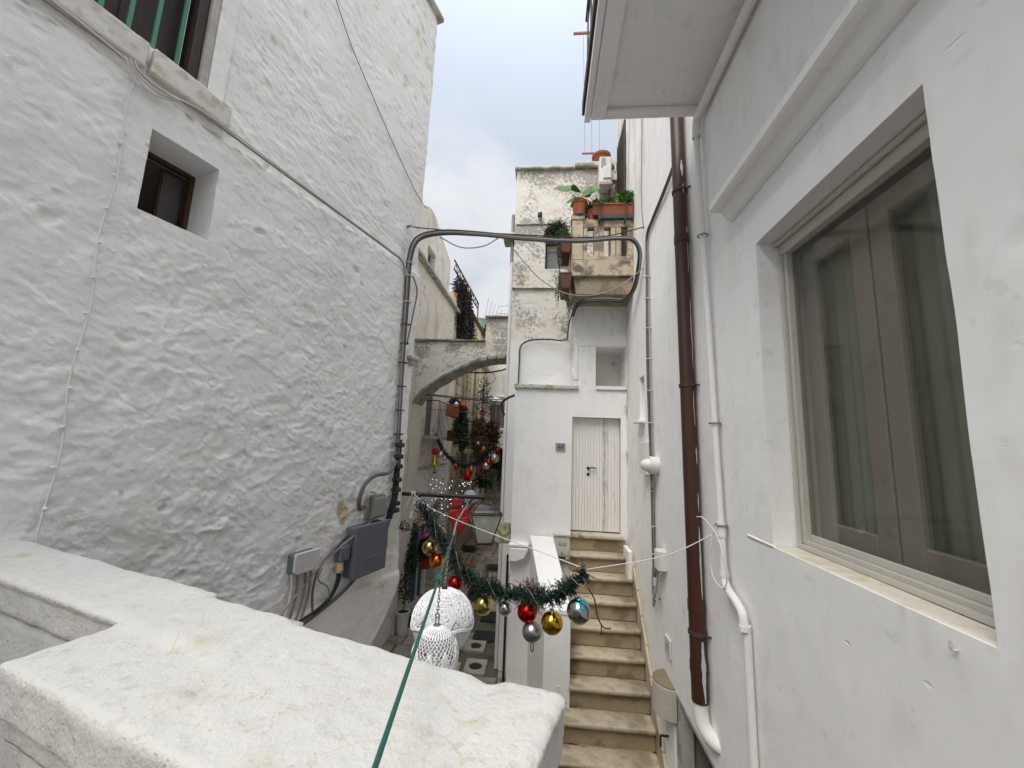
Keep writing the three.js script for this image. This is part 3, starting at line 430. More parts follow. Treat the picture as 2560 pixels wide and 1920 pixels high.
// ------------------------------------------------------------------ stained house behind it
const stainedHouse = thing('stained_house', 'tall narrow house front with peeling plaster stained by black lichen', 'house');
{
  const disp = (s, y) => 0.02 * fbm(s * 1.5, y * 1.5, 25, 3) + 0.006 * fbm(s * 9, y * 9, 26, 3);
  const col = (s, y) => {
    const n = fbm(s * 15, y * 15, 50, 4), l = fbm(s * 1.4, y * 1.2, 51, 4), f = noise(s * 45, y * 45, 52);
    let r = 0.75, g = 0.72, b = 0.66; const w = smooth(-0.05, 0.25, l); r = mix(r, 0.80, w); g = mix(g, 0.785, w); b = mix(b, 0.75, w);
    if (y < 1.97) { r = 0.84; g = 0.835; b = 0.82; }
    else {
      const oc = smooth(0.05, 0.3, fbm(s * 3.5, y * 3.5, 53, 4) - 0.05); r = mix(r, 0.55, oc * 0.7); g = mix(g, 0.44, oc * 0.7); b = mix(b, 0.30, oc * 0.7);
      const top = smooth(4.5, 5.5, y) * 0.24 + smooth(0.05, 0.3, -Math.abs(s + 0.45) + 0.4) * smooth(3.1, 3.6, y) * smooth(4.6, 4.2, y) * 0.14 + (y > 4.25 && y < 4.42 && s < 0.1 ? 0.3 : 0) + smooth(2.15, 2.0, y) * 0.1 - smooth(1.05, 1.3, s) * 0.3;
      const sp = fbm(s * 21, y * 21, 54, 4), m = clamp(1.5 * l + 1.5 * top + 0.5 * n - 0.04, -0.5, 0.42), bk = smooth(-0.02, 0.34, sp + m + 0.12 * f); r = mix(r, 0.22, bk * 0.75); g = mix(g, 0.20, bk * 0.75); b = mix(b, 0.165, bk * 0.75);
    }
    return [r, g, b];
  };
  part('wall', gridWall({ O: [0, 0, -7.4], S: [1, 0, 0], N: [0, 0, 1], s0: -0.735, s1: 1.298, t0: -3.9, t1: 5.6, tBreaks: [0.9], stepT: t => t < 0.9 ? 0.2 : 0.022, ds: 0.022, disp, col, thick: 4, holes: [{ s0: -0.105, s1: 0.42, t0: 3.44, t1: 4.02, depth: 0.14 }] }), M.oldWall, stainedHouse);
  const win = part('window', [bx(-0.105, -0.075, 3.44, 4.02, -7.54, -7.50, 0.004), bx(-0.075, 0.42, 3.985, 4.02, -7.54, -7.50, 0.004), bx(-0.075, 0.42, 3.44, 3.47, -7.54, -7.50, 0.004)], M.brownWood, stainedHouse);
  part('window_blind', bx(-0.075, 0.42, 3.47, 3.86, -7.535, -7.52, 0.002), std(0.17, 0.175, 0.18, { roughness: 0.35 }), win); part('lintel_panel', bx(-0.075, 0.42, 3.862, 3.984, -7.53, -7.505, 0.003), std(0.40, 0.38, 0.33, { map: TX.stoneMap }), win);
  const dk = (x0, x1, y0, y1, z0, z1, n) => part(n, roughSlab(x1 - x0, y1 - y0, z1 - z0, 0.012, 0.01, 0.03, q => { const k = smooth(-0.2, 0.15, fbm(q.x * 7, q.y * 9, q.z * 7, 3)); return [1 - 0.5 * k, 1 - 0.47 * k, 1 - 0.55 * k]; }), std(0.52, 0.49, 0.41, { vertexColors: true, bumpMap: TX.stoneBump, bumpScale: 0.008 }), stainedHouse, [(x0 + x1) / 2, (y0 + y1) / 2, (z0 + z1) / 2]);
  dk(-0.78, 0.45, 5.60, 5.67, -7.75, -7.34, 'roof_coping_stone'); dk(0.455, 1.29, 5.62, 5.74, -7.75, -7.33, 'roof_coping_stone');
  dk(-0.74, 0.33, 3.015, 3.045, -7.5, -7.355, 'string_course'); dk(-0.70, 0.1, 4.385, 4.41, -7.5, -7.372, 'string_course'); dk(-0.97, -0.74, 4.12, 4.25, -7.8, -7.42, 'projecting_stone');
  part('rain_pipe', [cyl([-0.775, -3.9, -7.46], [-0.775, 3.6, -7.46], 0.03)], M.whitePipe, stainedHouse);
  part('upper_pipe', [cyl([-0.79, 3.6, -7.55], [-0.79, 4.7, -7.55], 0.035)], M.galv, stainedHouse);
}
// lane houses beyond, on the right of the lane
const laneHouse = thing('lane_house', 'narrow plain white house side along the right edge of the lane', 'house');
{ const a = Math.atan2(0.64, 6.4); part('wall', gridWall({ O: [-0.70, 0, -7.5], S: [-Math.sin(a), 0, -Math.cos(a)], N: [-Math.cos(a), 0, Math.sin(a)], s0: 0, s1: 9.5, t0: -3.9, t1: 3.4, ds: 0.1, thick: 2.0, col: (s, y) => { const k = smooth(0, 0.35, fbm(s * 2, y * 2, 90, 4)); return [1 - 0.2 * k, 1 - 0.22 * k, 1 - 0.28 * k]; }, disp: (s, y) => 0.02 * fbm(s, y, 91, 3) }), M.limewash, laneHouse);
  part('down_pipe', cyl([-0.70, -3.9, -7.62], [-0.70, -1.75, -7.62], 0.035), M.whitePipe, laneHouse); part('dark_pipe', cyl([-0.60, -3.9, -7.05], [-0.60, -1.9, -7.05], 0.022), M.cableBlack, laneHouse);
  part('meter_door', bx(-0.80, -0.735, -0.55, 0.1, -7.95, -7.60, 0.01), M.greyStone, laneHouse);
}
// ------------------------------------------------------------------ arch bridging the lane
const archWall = thing('arch_wall', 'weathered stone flying arch bridging the lane between two houses', 'arch');
{
  const top = x => x < -1.37 ? 2.15 : 2.70, z0 = -8.3, dp = 0.65;
  const curve = [[-2.93, 0.72], [-2.80, 0.94], [-2.60, 1.12], [-2.34, 1.30], [-2.0, 1.50], [-1.65, 1.67], [-1.25, 1.78], [-0.72, 1.82]];
  const cv = new THREE.SplineCurve(curve.map(p => new THREE.Vector2(...p)));
  const yAt = x => { let a = 0, b = 1; for (let i = 0; i < 30; i++) { const m = (a + b) / 2; if (cv.getPoint(m).x < x) a = m; else b = m; } return cv.getPoint(a).y; };
  const col = (s, y) => { const n = fbm(s * 6, y * 6, 100, 5), l = fbm(s * 1.6, y * 1.6, 101, 3), yy = y; let r = 0.72, g = 0.69, b = 0.61; const w = smooth(-0.1, 0.25, l); r = mix(r, 0.80, w); g = mix(g, 0.775, w); b = mix(b, 0.72, w);
    const m = clamp(1.3 * l + 0.5 * n + 0.35 * smooth(0.5, 0.05, top(s) - y) + 0.3 * smooth(-1.4, -1.2, s) - 0.16, -0.5, 0.38), bk = smooth(-0.02, 0.34, fbm(s * 18, y * 18, 106, 4) + m); r = mix(r, 0.24, bk * 0.7); g = mix(g, 0.22, bk * 0.7); b = mix(b, 0.175, bk * 0.7); return [r, g, b]; };
  const face = zz => gridWall({ O: [0, 0, zz], S: [1, 0, 0], N: [0, 0, zz === z0 ? 1 : -1], s0: -3.0, s1: -0.70, t0: 0, t1: 1, ds: 0.025, dt: 0.025, sBreaks: [-2.93, -1.37], thick: zz === z0 ? dp : 0.01,
    warp: (s, t) => { const lo = s <= -2.929 ? -3.9 : yAt(clamp(s, -2.92, -0.72)) + 0.055; return [s, mix(lo, s < -1.375 ? 2.15 : 2.70, t)]; }, disp: (s, t) => 0.02 * fbm(s * 2, t * 3, 103, 3) + 0.008 * fbm(s * 10, t * 9, 104, 3), col: (s, t) => { const lo = s <= -2.929 ? -3.9 : yAt(clamp(s, -2.92, -0.72)); return col(s, mix(lo, top(s), t)); } });
  part('wall', face(z0), M.oldWall, archWall); part('back_face', face(z0 - dp), M.oldWall, archWall);
  // voussoirs lining the underside
  const n = 13, vm = [std(0.40, 0.37, 0.32, { map: TX.stoneMap, bumpMap: TX.stoneBump, bumpScale: 0.006 }), std(0.45, 0.42, 0.36, { map: TX.stoneMap, bumpMap: TX.stoneBump, bumpScale: 0.006 })];
  for (let i = 0; i < n; i++) {
    const a = cv.getPointAt((i + 0.045) / n), b = cv.getPointAt((i + 0.955) / n), m = cv.getPointAt((i + 0.5) / n), j = rr(-0.008, 0.008);
    const up = p => { const q = 0.07; return [p.x, p.y + q]; };
    const g = extrude([[a.x, a.y + j], [m.x, m.y + j], [b.x, b.y + j], up(b), up(m), up(a)], dp + 0.02, 0.008).translate(0, 0, z0 - dp - 0.005);
    part('voussoir', boxUV(g), vm[i % 2], archWall);
  }
  for (const [a, b, y] of [[-2.99, -2.2, 2.15], [-2.195, -1.38, 2.15], [-1.40, -0.74, 2.70]]) part('coping_stone', roughSlab(b - a, 0.06, dp + 0.1, 0.012, 0.012, 0.03, q => { const k = smooth(-0.25, 0.1, fbm(q.x * 8, q.y * 8, q.z * 8, 3)); return [1 - 0.55 * k, 1 - 0.55 * k, 1 - 0.6 * k]; }), std(0.30, 0.28, 0.23, { vertexColors: true }), archWall, [(a + b) / 2, y + 0.03, z0 - dp / 2]);
}
// ------------------------------------------------------------------ left side of the lane beyond the arch
const oldCol = (sd, base, light, k1 = 0.16) => (s, y) => { const n = fbm(s * 5, y * 5, sd, 5), l = fbm(s * 1.1, y * 1.1, sd + 1, 3), d = fbm(s * 2, y * 0.7, sd + 2, 4), w = smooth(-0.1, 0.3, l), oc = smooth(0.08, 0.3, d); let c = base.map((v, i) => mix(v, light[i], w)); c = c.map((v, i) => mix(v, [0.46, 0.36, 0.25][i], oc * 0.45)); const bk = smooth(k1 - 0.05, k1 + 0.22, 0.7 * fbm(s * 14, y * 14, sd + 4, 4) + 0.6 * n + 0.4 * l); return c.map((v, i) => mix(v, [0.26, 0.22, 0.18][i], bk * 0.6)); };
const terraceHouse = thing('terrace_house', 'weathered cream house behind the arch with ledge and small upper window', 'house');
{
  const d = (s, y) => 0.02 * fbm(s * 1.3, y * 1.3, 110, 3) + 0.006 * fbm(s * 8, y * 8, 111, 3), c = oldCol(120, [0.76, 0.71, 0.62], [0.82, 0.79, 0.72]);
  const white = (s, y) => { const k = smooth(0.05, 0.35, fbm(s * 4, y * 4, 125, 4)); return [0.84 - 0.16 * k, 0.82 - 0.17 * k, 0.79 - 0.2 * k]; };
  part('lower_wall', gridWall({ O: [-3.0, 0, 0], S: [0, 0, -1], N: [1, 0, 0], s0: 5.5, s1: 12.25, t0: -3.9, t1: 4.07, ds: 0.04, disp: d, col: (s, y) => y < -0.69 ? white(s, y) : c(s, y), thick: 3, holes: [{ s0: 9.55, s1: 10.15, t0: 0.1, t1: 2.1, depth: 0.15 }, { s0: 10.15, s1: 11.2, t0: -3.9, t1: -1.75, depth: 0.25 }] }), M.oldWall, terraceHouse);
  part('upper_wall', gridWall({ O: [-3.06, 0, 0], S: [0, 0, -1], N: [1, 0, 0], s0: 6.5, s1: 11.2, t0: 4.14, t1: 5.85, ds: 0.04, disp: d, col: c, thick: 2.4, holes: [{ s0: 9.0, s1: 9.62, t0: 4.17, t1: 4.85, depth: 0.15 }], warp: (s, y) => [s, 4.14 + (y - 4.14) * (s < 9.2 ? mix(0.72, 1, smooth(7.9, 9.2, s)) : mix(1, 0.76, clamp((s - 9.4) / 1.8)))] }), M.oldWall, terraceHouse);
  part('ledge', [bx(-3.12, -2.86, 4.072, 4.15, -12.3, -6.2, 0.015)], M.greyStone, terraceHouse);
  const w = part('window', [bx(-3.2, -3.15, 4.18, 4.85, -9.05, -9.0, 0.005), bx(-3.2, -3.15, 4.18, 4.85, -9.62, -9.57, 0.005), bx(-3.2, -3.15, 4.8, 4.85, -9.57, -9.05, 0.005), bx(-3.2, -3.15, 4.18, 4.85, -9.33, -9.29, 0.005)], M.sash, terraceHouse);
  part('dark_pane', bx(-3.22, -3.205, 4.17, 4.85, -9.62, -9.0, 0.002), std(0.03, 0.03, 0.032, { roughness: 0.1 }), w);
  part('balcony_shutter', bx(-3.1, -3.04, 0.1, 2.1, -10.15, -9.55, 0.01), M.greyPaint, terraceHouse);
  part('balcony_floor', bx(-2.98, -2.62, 0.0, 0.09, -11.3, -9.4, 0.015), M.greyStone, terraceHouse);
  for (let i = 0; i < 15; i++) part('railing_bar', cyl([-2.64, 0.09, -9.45 - i * 0.13], [-2.64, 0.95, -9.45 - i * 0.13], 0.007, 0.007, 6), M.darkMetal, terraceHouse);
  part('railing_top', [cyl([-2.64, 0.95, -9.42], [-2.64, 0.95, -11.3], 0.012, 0.012, 8), cyl([-2.98, 0.95, -9.42], [-2.64, 0.95, -9.42], 0.012, 0.012, 8)], M.darkMetal, terraceHouse);
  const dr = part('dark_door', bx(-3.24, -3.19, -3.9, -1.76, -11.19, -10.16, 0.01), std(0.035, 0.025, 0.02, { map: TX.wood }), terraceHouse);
  part('doorstep', bx(-3.2, -2.62, -3.9, -3.74, -11.35, -10.0, 0.015), M.tread, terraceHouse);
  part('door_jamb', bx(-3.02, -2.90, -3.9, -1.7, -10.16, -10.02, 0.01), M.paint, terraceHouse); part('door_jamb', bx(-3.02, -2.90, -3.9, -1.7, -11.33, -11.20, 0.01), M.paint, terraceHouse); part('door_lintel', bx(-3.02, -2.90, -1.698, -1.5, -11.33, -10.02, 0.01), M.paint, terraceHouse);
  part('base_moulding', bx(-3.02, -2.94, -0.72, -0.66, -11.9, -8.96, 0.01), M.greyStone, terraceHouse);
}
const rusticHouse = thing('rusticated_house', 'cream stone house with grooved pilasters and tall grey shutters down the lane', 'house');
{
  const c = oldCol(140, [0.70, 0.60, 0.45], [0.75, 0.66, 0.52], 0.3);
  part('wall', gridWall({ O: [-3.05, 0, 0], S: [0, 0, -1], N: [1, 0, 0], s0: 12.26, s1: 18.6, t0: -3.9, t1: 4.9, ds: 0.08, disp: (s, y) => 0.008 * fbm(s * 2, y * 2, 141, 3), col: (s, y) => y > 3.2 ? c(s, y).map((v, i) => v * [1, 0.93, 0.78][i]) : c(s, y), thick: 3, holes: [{ s0: 13.55, s1: 14.25, t0: -0.1, t1: 3.0, depth: 0.2 }, { s0: 13.0, s1: 13.9, t0: -3.9, t1: -1.6, depth: 0.3 }] }), M.oldWall, rusticHouse);
  for (const [a, b] of [[12.75, 13.45], [14.35, 15.1], [16.0, 16.8]]) for (let i = 0; i < 20; i++) part('rusticated_block', bx(-3.06, -2.97, -3.3 + i * 0.345, -3.3 + i * 0.345 + 0.325, -b, -a, 0.012), i % 3 ? M.tuffPale ?? (M.tuffPale = std(0.62, 0.53, 0.40, { map: TX.stoneMap, bumpMap: TX.stoneBump, bumpScale: 0.004 })) : (M.tuffPale2 ?? (M.tuffPale2 = std(0.57, 0.47, 0.34, { map: TX.stoneMap }))), rusticHouse);
  part('tall_shutter', bx(-3.2, -3.12, -0.1, 3.0, -13.9, -13.56, 0.01), M.greyPaint, rusticHouse); part('tall_shutter', bx(-3.2, -3.12, -0.1, 3.0, -14.24, -13.905, 0.01), M.greyPaint, rusticHouse);
  part('doorway_shade_panel', bx(-3.34, -3.3, -3.9, -1.6, -13.9, -13.0, 0.01), std(0.11, 0.07, 0.05, { map: TX.wood }), rusticHouse);  // shade of the doorway put into this panel's dark brown colour
  part('cornice', bx(-3.1, -2.8, 3.35, 3.5, -18.6, -12.3, 0.03), M.stone, rusticHouse); part('parapet_coping', bx(-3.15, -2.92, 4.88, 4.98, -18.6, -12.3, 0.02), M.rust, rusticHouse);
  for (const [a, b] of [[13.1, 15.0], [15.6, 17.6]]) {
    const f = part('balcony_floor', bx(-3.0, -2.45, -0.42, -0.30, -b, -a, 0.02), M.stone, rusticHouse);
    for (let i = 0; i < 13; i++) part('railing_bar', cyl([-2.48, -0.30, -a - 0.04 - i * (b - a - 0.08) / 12], [-2.48, 0.65, -a - 0.04 - i * (b - a - 0.08) / 12], 0.010, 0.010, 6), M.darkMetal, f);
    part('railing_top', [cyl([-2.48, 0.65, -a], [-2.48, 0.65, -b], 0.016, 0.016, 8), cyl([-3, 0.65, -a], [-2.48, 0.65, -a], 0.016, 0.016, 8)], M.darkMetal, f);
  }
}
const endHouse = thing('end_house', 'pale cream house closing the lane with a brown lattice window', 'house');
{
  const c = oldCol(160, [0.74, 0.71, 0.62], [0.80, 0.78, 0.70], 0.35);
  part('wall', gridWall({ O: [0, 0, -19], S: [1, 0, 0], N: [0, 0, 1], s0: -6, s1: 3, t0: -3.9, t1: 5.0, ds: 0.1, thick: 4, disp: (s, y) => 0.02 * fbm(s, y, 161, 3), col: c, holes: [{ s0: -2.75, s1: -1.95, t0: 0.66, t1: 1.83, depth: 0.15 }] }), M.oldWall, endHouse);
  const w = part('window', [bx(-2.75, -2.62, 0.66, 1.83, -19.12, -19.05, 0.01), bx(-2.10, -1.95, 0.66, 1.83, -19.12, -19.05, 0.01), bx(-2.43, -2.28, 0.66, 1.83, -19.12, -19.05, 0.01), bx(-2.62, -2.10, 1.72, 1.83, -19.11, -19.06, 0.01)], std(0.16, 0.07, 0.035), endHouse);
  for (const [a, b] of [[-2.62, -2.43], [-2.28, -2.10]]) { part('pane', bx(a, b, 0.66, 1.72, -19.12, -19.10, 0.002), std(0.20, 0.27, 0.30, { roughness: 0.2 }), w); for (let i = 1; i < 6; i++) part('glazing_bar', bx(a, b, 0.66 + i * 0.18, 0.68 + i * 0.18, -19.098, -19.08, 0.002), std(0.08, 0.08, 0.08), w); }
  part('window_sill', bx(-2.85, -1.88, 0.54, 0.655, -19.08, -18.88, 0.02), M.paint, endHouse);
  part('cornice', bx(-6, 3, 2.15, 2.25, -19.05, -18.86, 0.03), M.paint, endHouse);
  const rail = part('roof_railing', [cyl([-2.9, 7.15, -21.1], [0, 7.15, -21.1], 0.02, 0.02, 6)], M.galv, endHouse); for (let i = 0; i < 17; i++) part('railing_bar', cyl([-2.85 + i * 0.17, 6.5, -21.1], [-2.85 + i * 0.17, 7.15, -21.1], 0.012, 0.012, 5), M.galv, rail); part('roof_storey', bx(-3.0, 0.5, 5.0, 6.5, -23, -21, 0.02), M.paint, endHouse);
  part('antenna_mast', [cyl([-2.1, 6.5, -21.3], [-2.1, 7.7, -21.3], 0.02, 0.02, 6), cyl([-2.9, 7.65, -21.3], [-2.1, 7.7, -21.3], 0.015, 0.015, 5)], M.galv, endHouse);
}
const laneWall = thing('lane_wall', 'low whitewashed rubble wall at the turning of the lane', 'wall');
{ const c = (s, y) => { const k = smooth(0.0, 0.3, fbm(s * 5, y * 9, 170, 4)); return [0.66 - 0.2 * k, 0.62 - 0.2 * k, 0.55 - 0.22 * k]; };
  part('core', gridWall({ O: [0, 0, -17.3], S: [1, 0, 0], N: [0, 0, 1], s0: -2.6, s1: 0.5, t0: -3.9, t1: -1.15, ds: 0.05, thick: 0.5, disp: (s, y) => -0.02 + 0.02 * fbm(s * 2, y * 2, 171, 3), col: c }), M.oldWall, laneWall);
  const ms = [std(0.60, 0.56, 0.49, { map: TX.stoneMap }), std(0.66, 0.62, 0.55, { map: TX.stoneMap })];
  for (let r = 0; r < 11; r++) { let x = -2.6 + (r % 2) * 0.2; while (x < -0.9) { const w = rr(0.3, 0.6); part('rubble_stone', bx(x + 0.012, x + w - 0.012, -3.88 + r * 0.25, -3.88 + r * 0.25 + 0.225, -17.36, -17.27 + rr(0, 0.025), 0.02), ms[Math.floor(rnd() * 2)], laneWall); x += w; } }
}
// ------------------------------------------------------------------ stairs up to the door
const stairs = thing('stone_stairs', 'steep flight of worn beige stone steps climbing to the plank door', 'stairs');
const stepRise = 0.235, stepRun = 0.22, sy0 = -1.36, sz0 = -6.4;
for (let k = 1; k <= 10; k++) {
  const y = sy0 - stepRise * k, z = sz0 + stepRun * k, x0 = k >= 7 ? 0.16 : 0.405 - 0.012 * k, x1 = 1.262;
  const stain = rr(0, 50);
  const tr = part('tread', roughSlab(x1 - x0, 0.052, stepRun + 0.05, 0.012, 0.003, 0.022, q => { const n = fbm(q.x * 5 + stain, q.y * 8, q.z * 9, 4), f = fbm(q.x * 24 + stain, q.y * 20, q.z * 24, 3), m = smooth(0.02, 0.34, n) * 0.24 + smooth(0.15, 0.35, f) * (k < 4 ? 0.5 * smooth(0.25, -0.4, q.x) : 0.12); return [1 - m, 1 - m * 1.03, 1 - m * 1.1]; }), std(0.55, 0.47, 0.345, { vertexColors: true, map: TX.stoneMap, bumpMap: TX.stoneBump, bumpScale: 0.0025, roughness: 0.7 }), stairs, [(x0 + x1) / 2, y - 0.026, z - stepRun / 2 - 0.025 + 0.025]);
  part('riser', bx(x0, x1, y + 0.001, y + stepRise - 0.0535, z - stepRun - 0.05, z - stepRun - 0.025, 0.002), M.riser, stairs);
}
part('stair_core', extrude([[6.6, -3.9], [6.6, -1.66], [6.4, -1.66], [4.25, -3.9]].map(p => [p[0], p[1]]), 0.8, 0).rotateY(Math.PI / 2).translate(0.43, 0, 0), M.riser, stairs);
for (let k = 0; k < 9; k++) { // skirting boards of stone stepping down the wall
  const y = sy0 - stepRise * (k + 1), z = sz0 + stepRun * k, g = extrude([[-z + 0.0, y - 0.05], [-z + 0.0, y + stepRise + 0.16], [-z - stepRun, y + 0.16 + 0.02], [-z - stepRun, y - 0.05]], 0.03, 0.003).rotateY(Math.PI / 2).translate(k < 1 ? 1.222 : 1.263, 0, 0);
  if (k >= 1) part('skirting_stone', boxUV(g), M.tread, stairs);
}
part('skirting_block', bx(1.205, 1.262, -1.86, -1.47, -6.36, -5.98, 0.006), M.paint, doorHouse);

// solid side wall of the stairs with a sloping flat top
const stairWall = thing('stair_side_wall', 'white solid stair parapet with a sloping flat top beside the steps', 'wall');
{
  const bot = -3.9, A = [[-0.197, -6.49], [0.134, -6.49], [0.345, -5.08], [0.035, -5.08]], ya = [-1.49, -1.49, -2.005, -2.015];
  const P = [], I = []; A.forEach((p, i) => { P.push(p[0], ya[i], p[1]); }); A.forEach(p => P.push(p[0], bot, p[1]));
  I.push(0, 2, 1, 0, 3, 2); for (let i = 0; i < 4; i++) { const j = (i + 1) % 4; I.push(i, j, i + 4, j, j + 4, i + 4); }
  let g = new THREE.BufferGeometry(); g.setAttribute('position', new THREE.Float32BufferAttribute(P, 3)); g.setIndex(I); g = g.toNonIndexed(); g.computeVertexNormals(); part('wall', boxUV(g), M.paint, stairWall);
  const Q = [], J = []; const grow = 0.012; for (const h of [0.002, 0.05]) A.forEach((p, i) => Q.push(p[0] + (i === 0 || i === 3 ? -grow : grow), ya[i] + h, p[1] + (i > 1 ? grow : 0.0)));
  J.push(4, 6, 5, 4, 7, 6, 0, 1, 2, 0, 2, 3); for (let i = 0; i < 4; i++) { const j = (i + 1) % 4; J.push(i, j, i + 4, j, j + 4, i + 4); }
  let c = new THREE.BufferGeometry(); c.setAttribute('position', new THREE.Float32BufferAttribute(Q, 3)); c.setIndex(J); c = c.toNonIndexed(); c.computeVertexNormals(); part('coping', boxUV(c), M.paint, stairWall);
  part('wall_hook', tube([[-0.10, -2.52, -5.65], [-0.13, -2.60, -5.65], [-0.125, -2.68, -5.6], [-0.10, -2.66, -5.55], [-0.10, -2.56, -5.55]], 0.007, 6), M.darkMetal, stairWall);
  part('vent_slot', bx(0.20, 0.225, -3.05, -2.78, -5.082, -5.068, 0.004), M.whitePipe, stairWall);
}
// ------------------------------------------------------------------ terrace parapet in the foreground
const parapet = thing('terrace_parapet', 'thick whitewashed masonry parapet with a broad worn coping in front', 'parapet');
{
  const dirt = off => (q, n) => { const f = fbm(q.x * 6 + off, q.y * 6, q.z * 6, 4), s = fbm(q.x * 22 + off, q.y * 22, q.z * 22, 3); let k = smooth(0.14, 0.4, f) * 0.05 + smooth(0.20, 0.42, s) * 0.12, r = 1 - k, g = 1 - k * 1.04, b = 1 - k * 1.25;
    for (const [x, z, w, a] of [[-0.31, -0.02, 0.035, 0.5], [-0.10, 0.11, 0.07, 0.12], [0.30, -0.09, 0.03, 0.2], [0.22, 0.2, 0.04, 0.3]]) { const t = Math.exp(-((q.x - x) ** 2 + (q.z - z) ** 2) / (w * w)) * a * (0.5 + 1.4 * Math.max(0, s + 0.2)); r -= t * 0.3; g -= t * 0.42; b -= t * 0.75; }
    if (off === 0) { const t = smooth(0.05, 0.0, Math.abs(q.x - 0.515 - 0.02 * noise(q.z * 9, 3))) * smooth(0.02, 0.35, s + f * 0.6); r -= t * 0.16; g -= t * 0.22; b -= t * 0.34; }
    return [r, g, b]; };
  const put = (name, g, u, y, v, m = M.coping) => { const q = part(name, g, m, parapet); q.position.copy(uv2(u, y, v)); q.rotation.y = turnU; return q; };
  const uA = [-1.60, -0.245], vA = [0.535, 1.02];
  put('pier_coping', roughSlab(uA[1] - uA[0], 0.12, vA[1] - vA[0], 0.020, 0.0068, 0.0095, dirt(0), (q, n) => n.y > 0.2 ? 0.010 * smooth(0.47, 0.54, q.x) - 0.007 * smooth(0.40, 0.49, q.x) * (1 - smooth(0.49, 0.55, q.x)) + 0.012 * smooth(-0.14, -0.20, q.x - 0.25 * q.z) * smooth(0.03, -0.02, q.z) : n.z < -0.3 ? 0.035 * smooth(-0.19, -0.215, q.x) : 0), (uA[0] + uA[1]) / 2, -0.66, (vA[0] + vA[1]) / 2);
  put('pier_moulding', roughSlab(uA[1] - uA[0] - 0.05, 0.07, vA[1] - vA[0] - 0.05, 0.016, 0.006, 0.02, dirt(3)), (uA[0] + uA[1]) / 2 + 0.005, -0.752, (vA[0] + vA[1]) / 2);
  put('pier', roughSlab(uA[1] - uA[0] - 0.09, 3.1, vA[1] - vA[0] - 0.10, 0.01, 0.008, 0.05, dirt(5)), (uA[0] + uA[1]) / 2 + 0.005, -2.345, (vA[0] + vA[1]) / 2);
  put('wall_coping', roughSlab(1.72, 0.12, 0.265, 0.020, 0.0068, 0.011, dirt(9), (q, n) => n.y > 0.2 ? 0.012 : 0), -2.42, -0.66, 0.918);
  put('wall', roughSlab(1.80, 3.1, 0.20, 0.01, 0.005, 0.05, dirt(12)), -2.36, -2.265, 0.90);
}
const terrace = structure('terrace_floor', gridWall({ O: [0, -1.62, 0], S: [ca, 0, sa], T: [sa, 0, -ca], N: [0, 1, 0], s0: -3.2, s1: 1.9, t0: -3, t1: 0.5, ds: 0.5, thick: 0.2 }), std(0.35, 0.33, 0.30, { map: TX.stoneMap }));

// unseen low wall added behind the viewpoint to shade the terrace side of the parapet
const addedRearWall = thing('added_rear_wall', 'unseen white wall added behind the terrace to shade the parapet', 'house');
part('wall', gridWall({ O: uv2(0, 0, -1.35).toArray(), S: [ca, 0, sa], N: [sa, 0, -ca], s0: -3.2, s1: 1.75, t0: -3.9, t1: 0.6, ds: 0.4, thick: 0.4, holes: [{ s0: -1.4, s1: -0.5, t0: -1.62, t1: 0.45, depth: 0.15 }] }), M.paint, addedRearWall);
{ const d = part('door', bx(-0.45, 0.45, -1.035, 1.035, -0.03, 0.03, 0.004), M.doorWhite, addedRearWall); d.position.copy(uv2(-0.95, -0.585, -1.47)); d.rotation.y = turnU; }
// ------------------------------------------------------------------ foliage helpers
function leafGeo(list) { // list of {p, dir, up, l, w}: folded diamond leaves
  const pos = [], idx = []; const t = V(0, 0, 0), sd = V(0, 0, 0), n = V(0, 0, 0);
  for (const q of list) { const d = q.dir.clone().normalize(); sd.crossVectors(d, q.up).normalize(); n.crossVectors(sd, d).normalize(); const b = pos.length / 3, l = q.l, w = q.w;
    const add = (a, s, h) => pos.push(q.p.x + d.x * a + sd.x * s + n.x * h, q.p.y + d.y * a + sd.y * s + n.y * h, q.p.z + d.z * a + sd.z * s + n.z * h);
    add(0, 0, 0); add(l * 0.5, w / 2, l * 0.08); add(l, 0, -l * 0.12); add(l * 0.5, -w / 2, l * 0.08); idx.push(b, b + 1, b + 2, b, b + 2, b + 3); }
  const g = new THREE.BufferGeometry(); g.setAttribute('position', new THREE.Float32BufferAttribute(pos, 3)); g.setIndex(idx); const h = g.toNonIndexed(); h.computeVertexNormals(); return h;
}
const rdir = () => { const z = rr(-1, 1), a = rr(0, 6.283), r = Math.sqrt(1 - z * z); return V(r * Math.cos(a), z, r * Math.sin(a)); };
function bushGeo(c, rx, ry, rz, n, l, w, droop = 0) { const L = []; for (let i = 0; i < n; i++) { const d = rdir(), r = Math.pow(rnd(), 0.45), lump = 0.75 + 0.45 * noise(d.x * 2.5 + c[0] * 9, d.y * 2.5 + c[1] * 9, d.z * 2.5); const dir = d.clone().add(rdir().multiplyScalar(0.8)); dir.y += 0.3 - droop; L.push({ p: V(c[0] + d.x * rx * r * lump, c[1] + d.y * ry * r * lump, c[2] + d.z * rz * r * lump), dir, up: rdir(), l: l * rr(0.6, 1.2), w: w * rr(0.7, 1.2) }); } return leafGeo(L); }
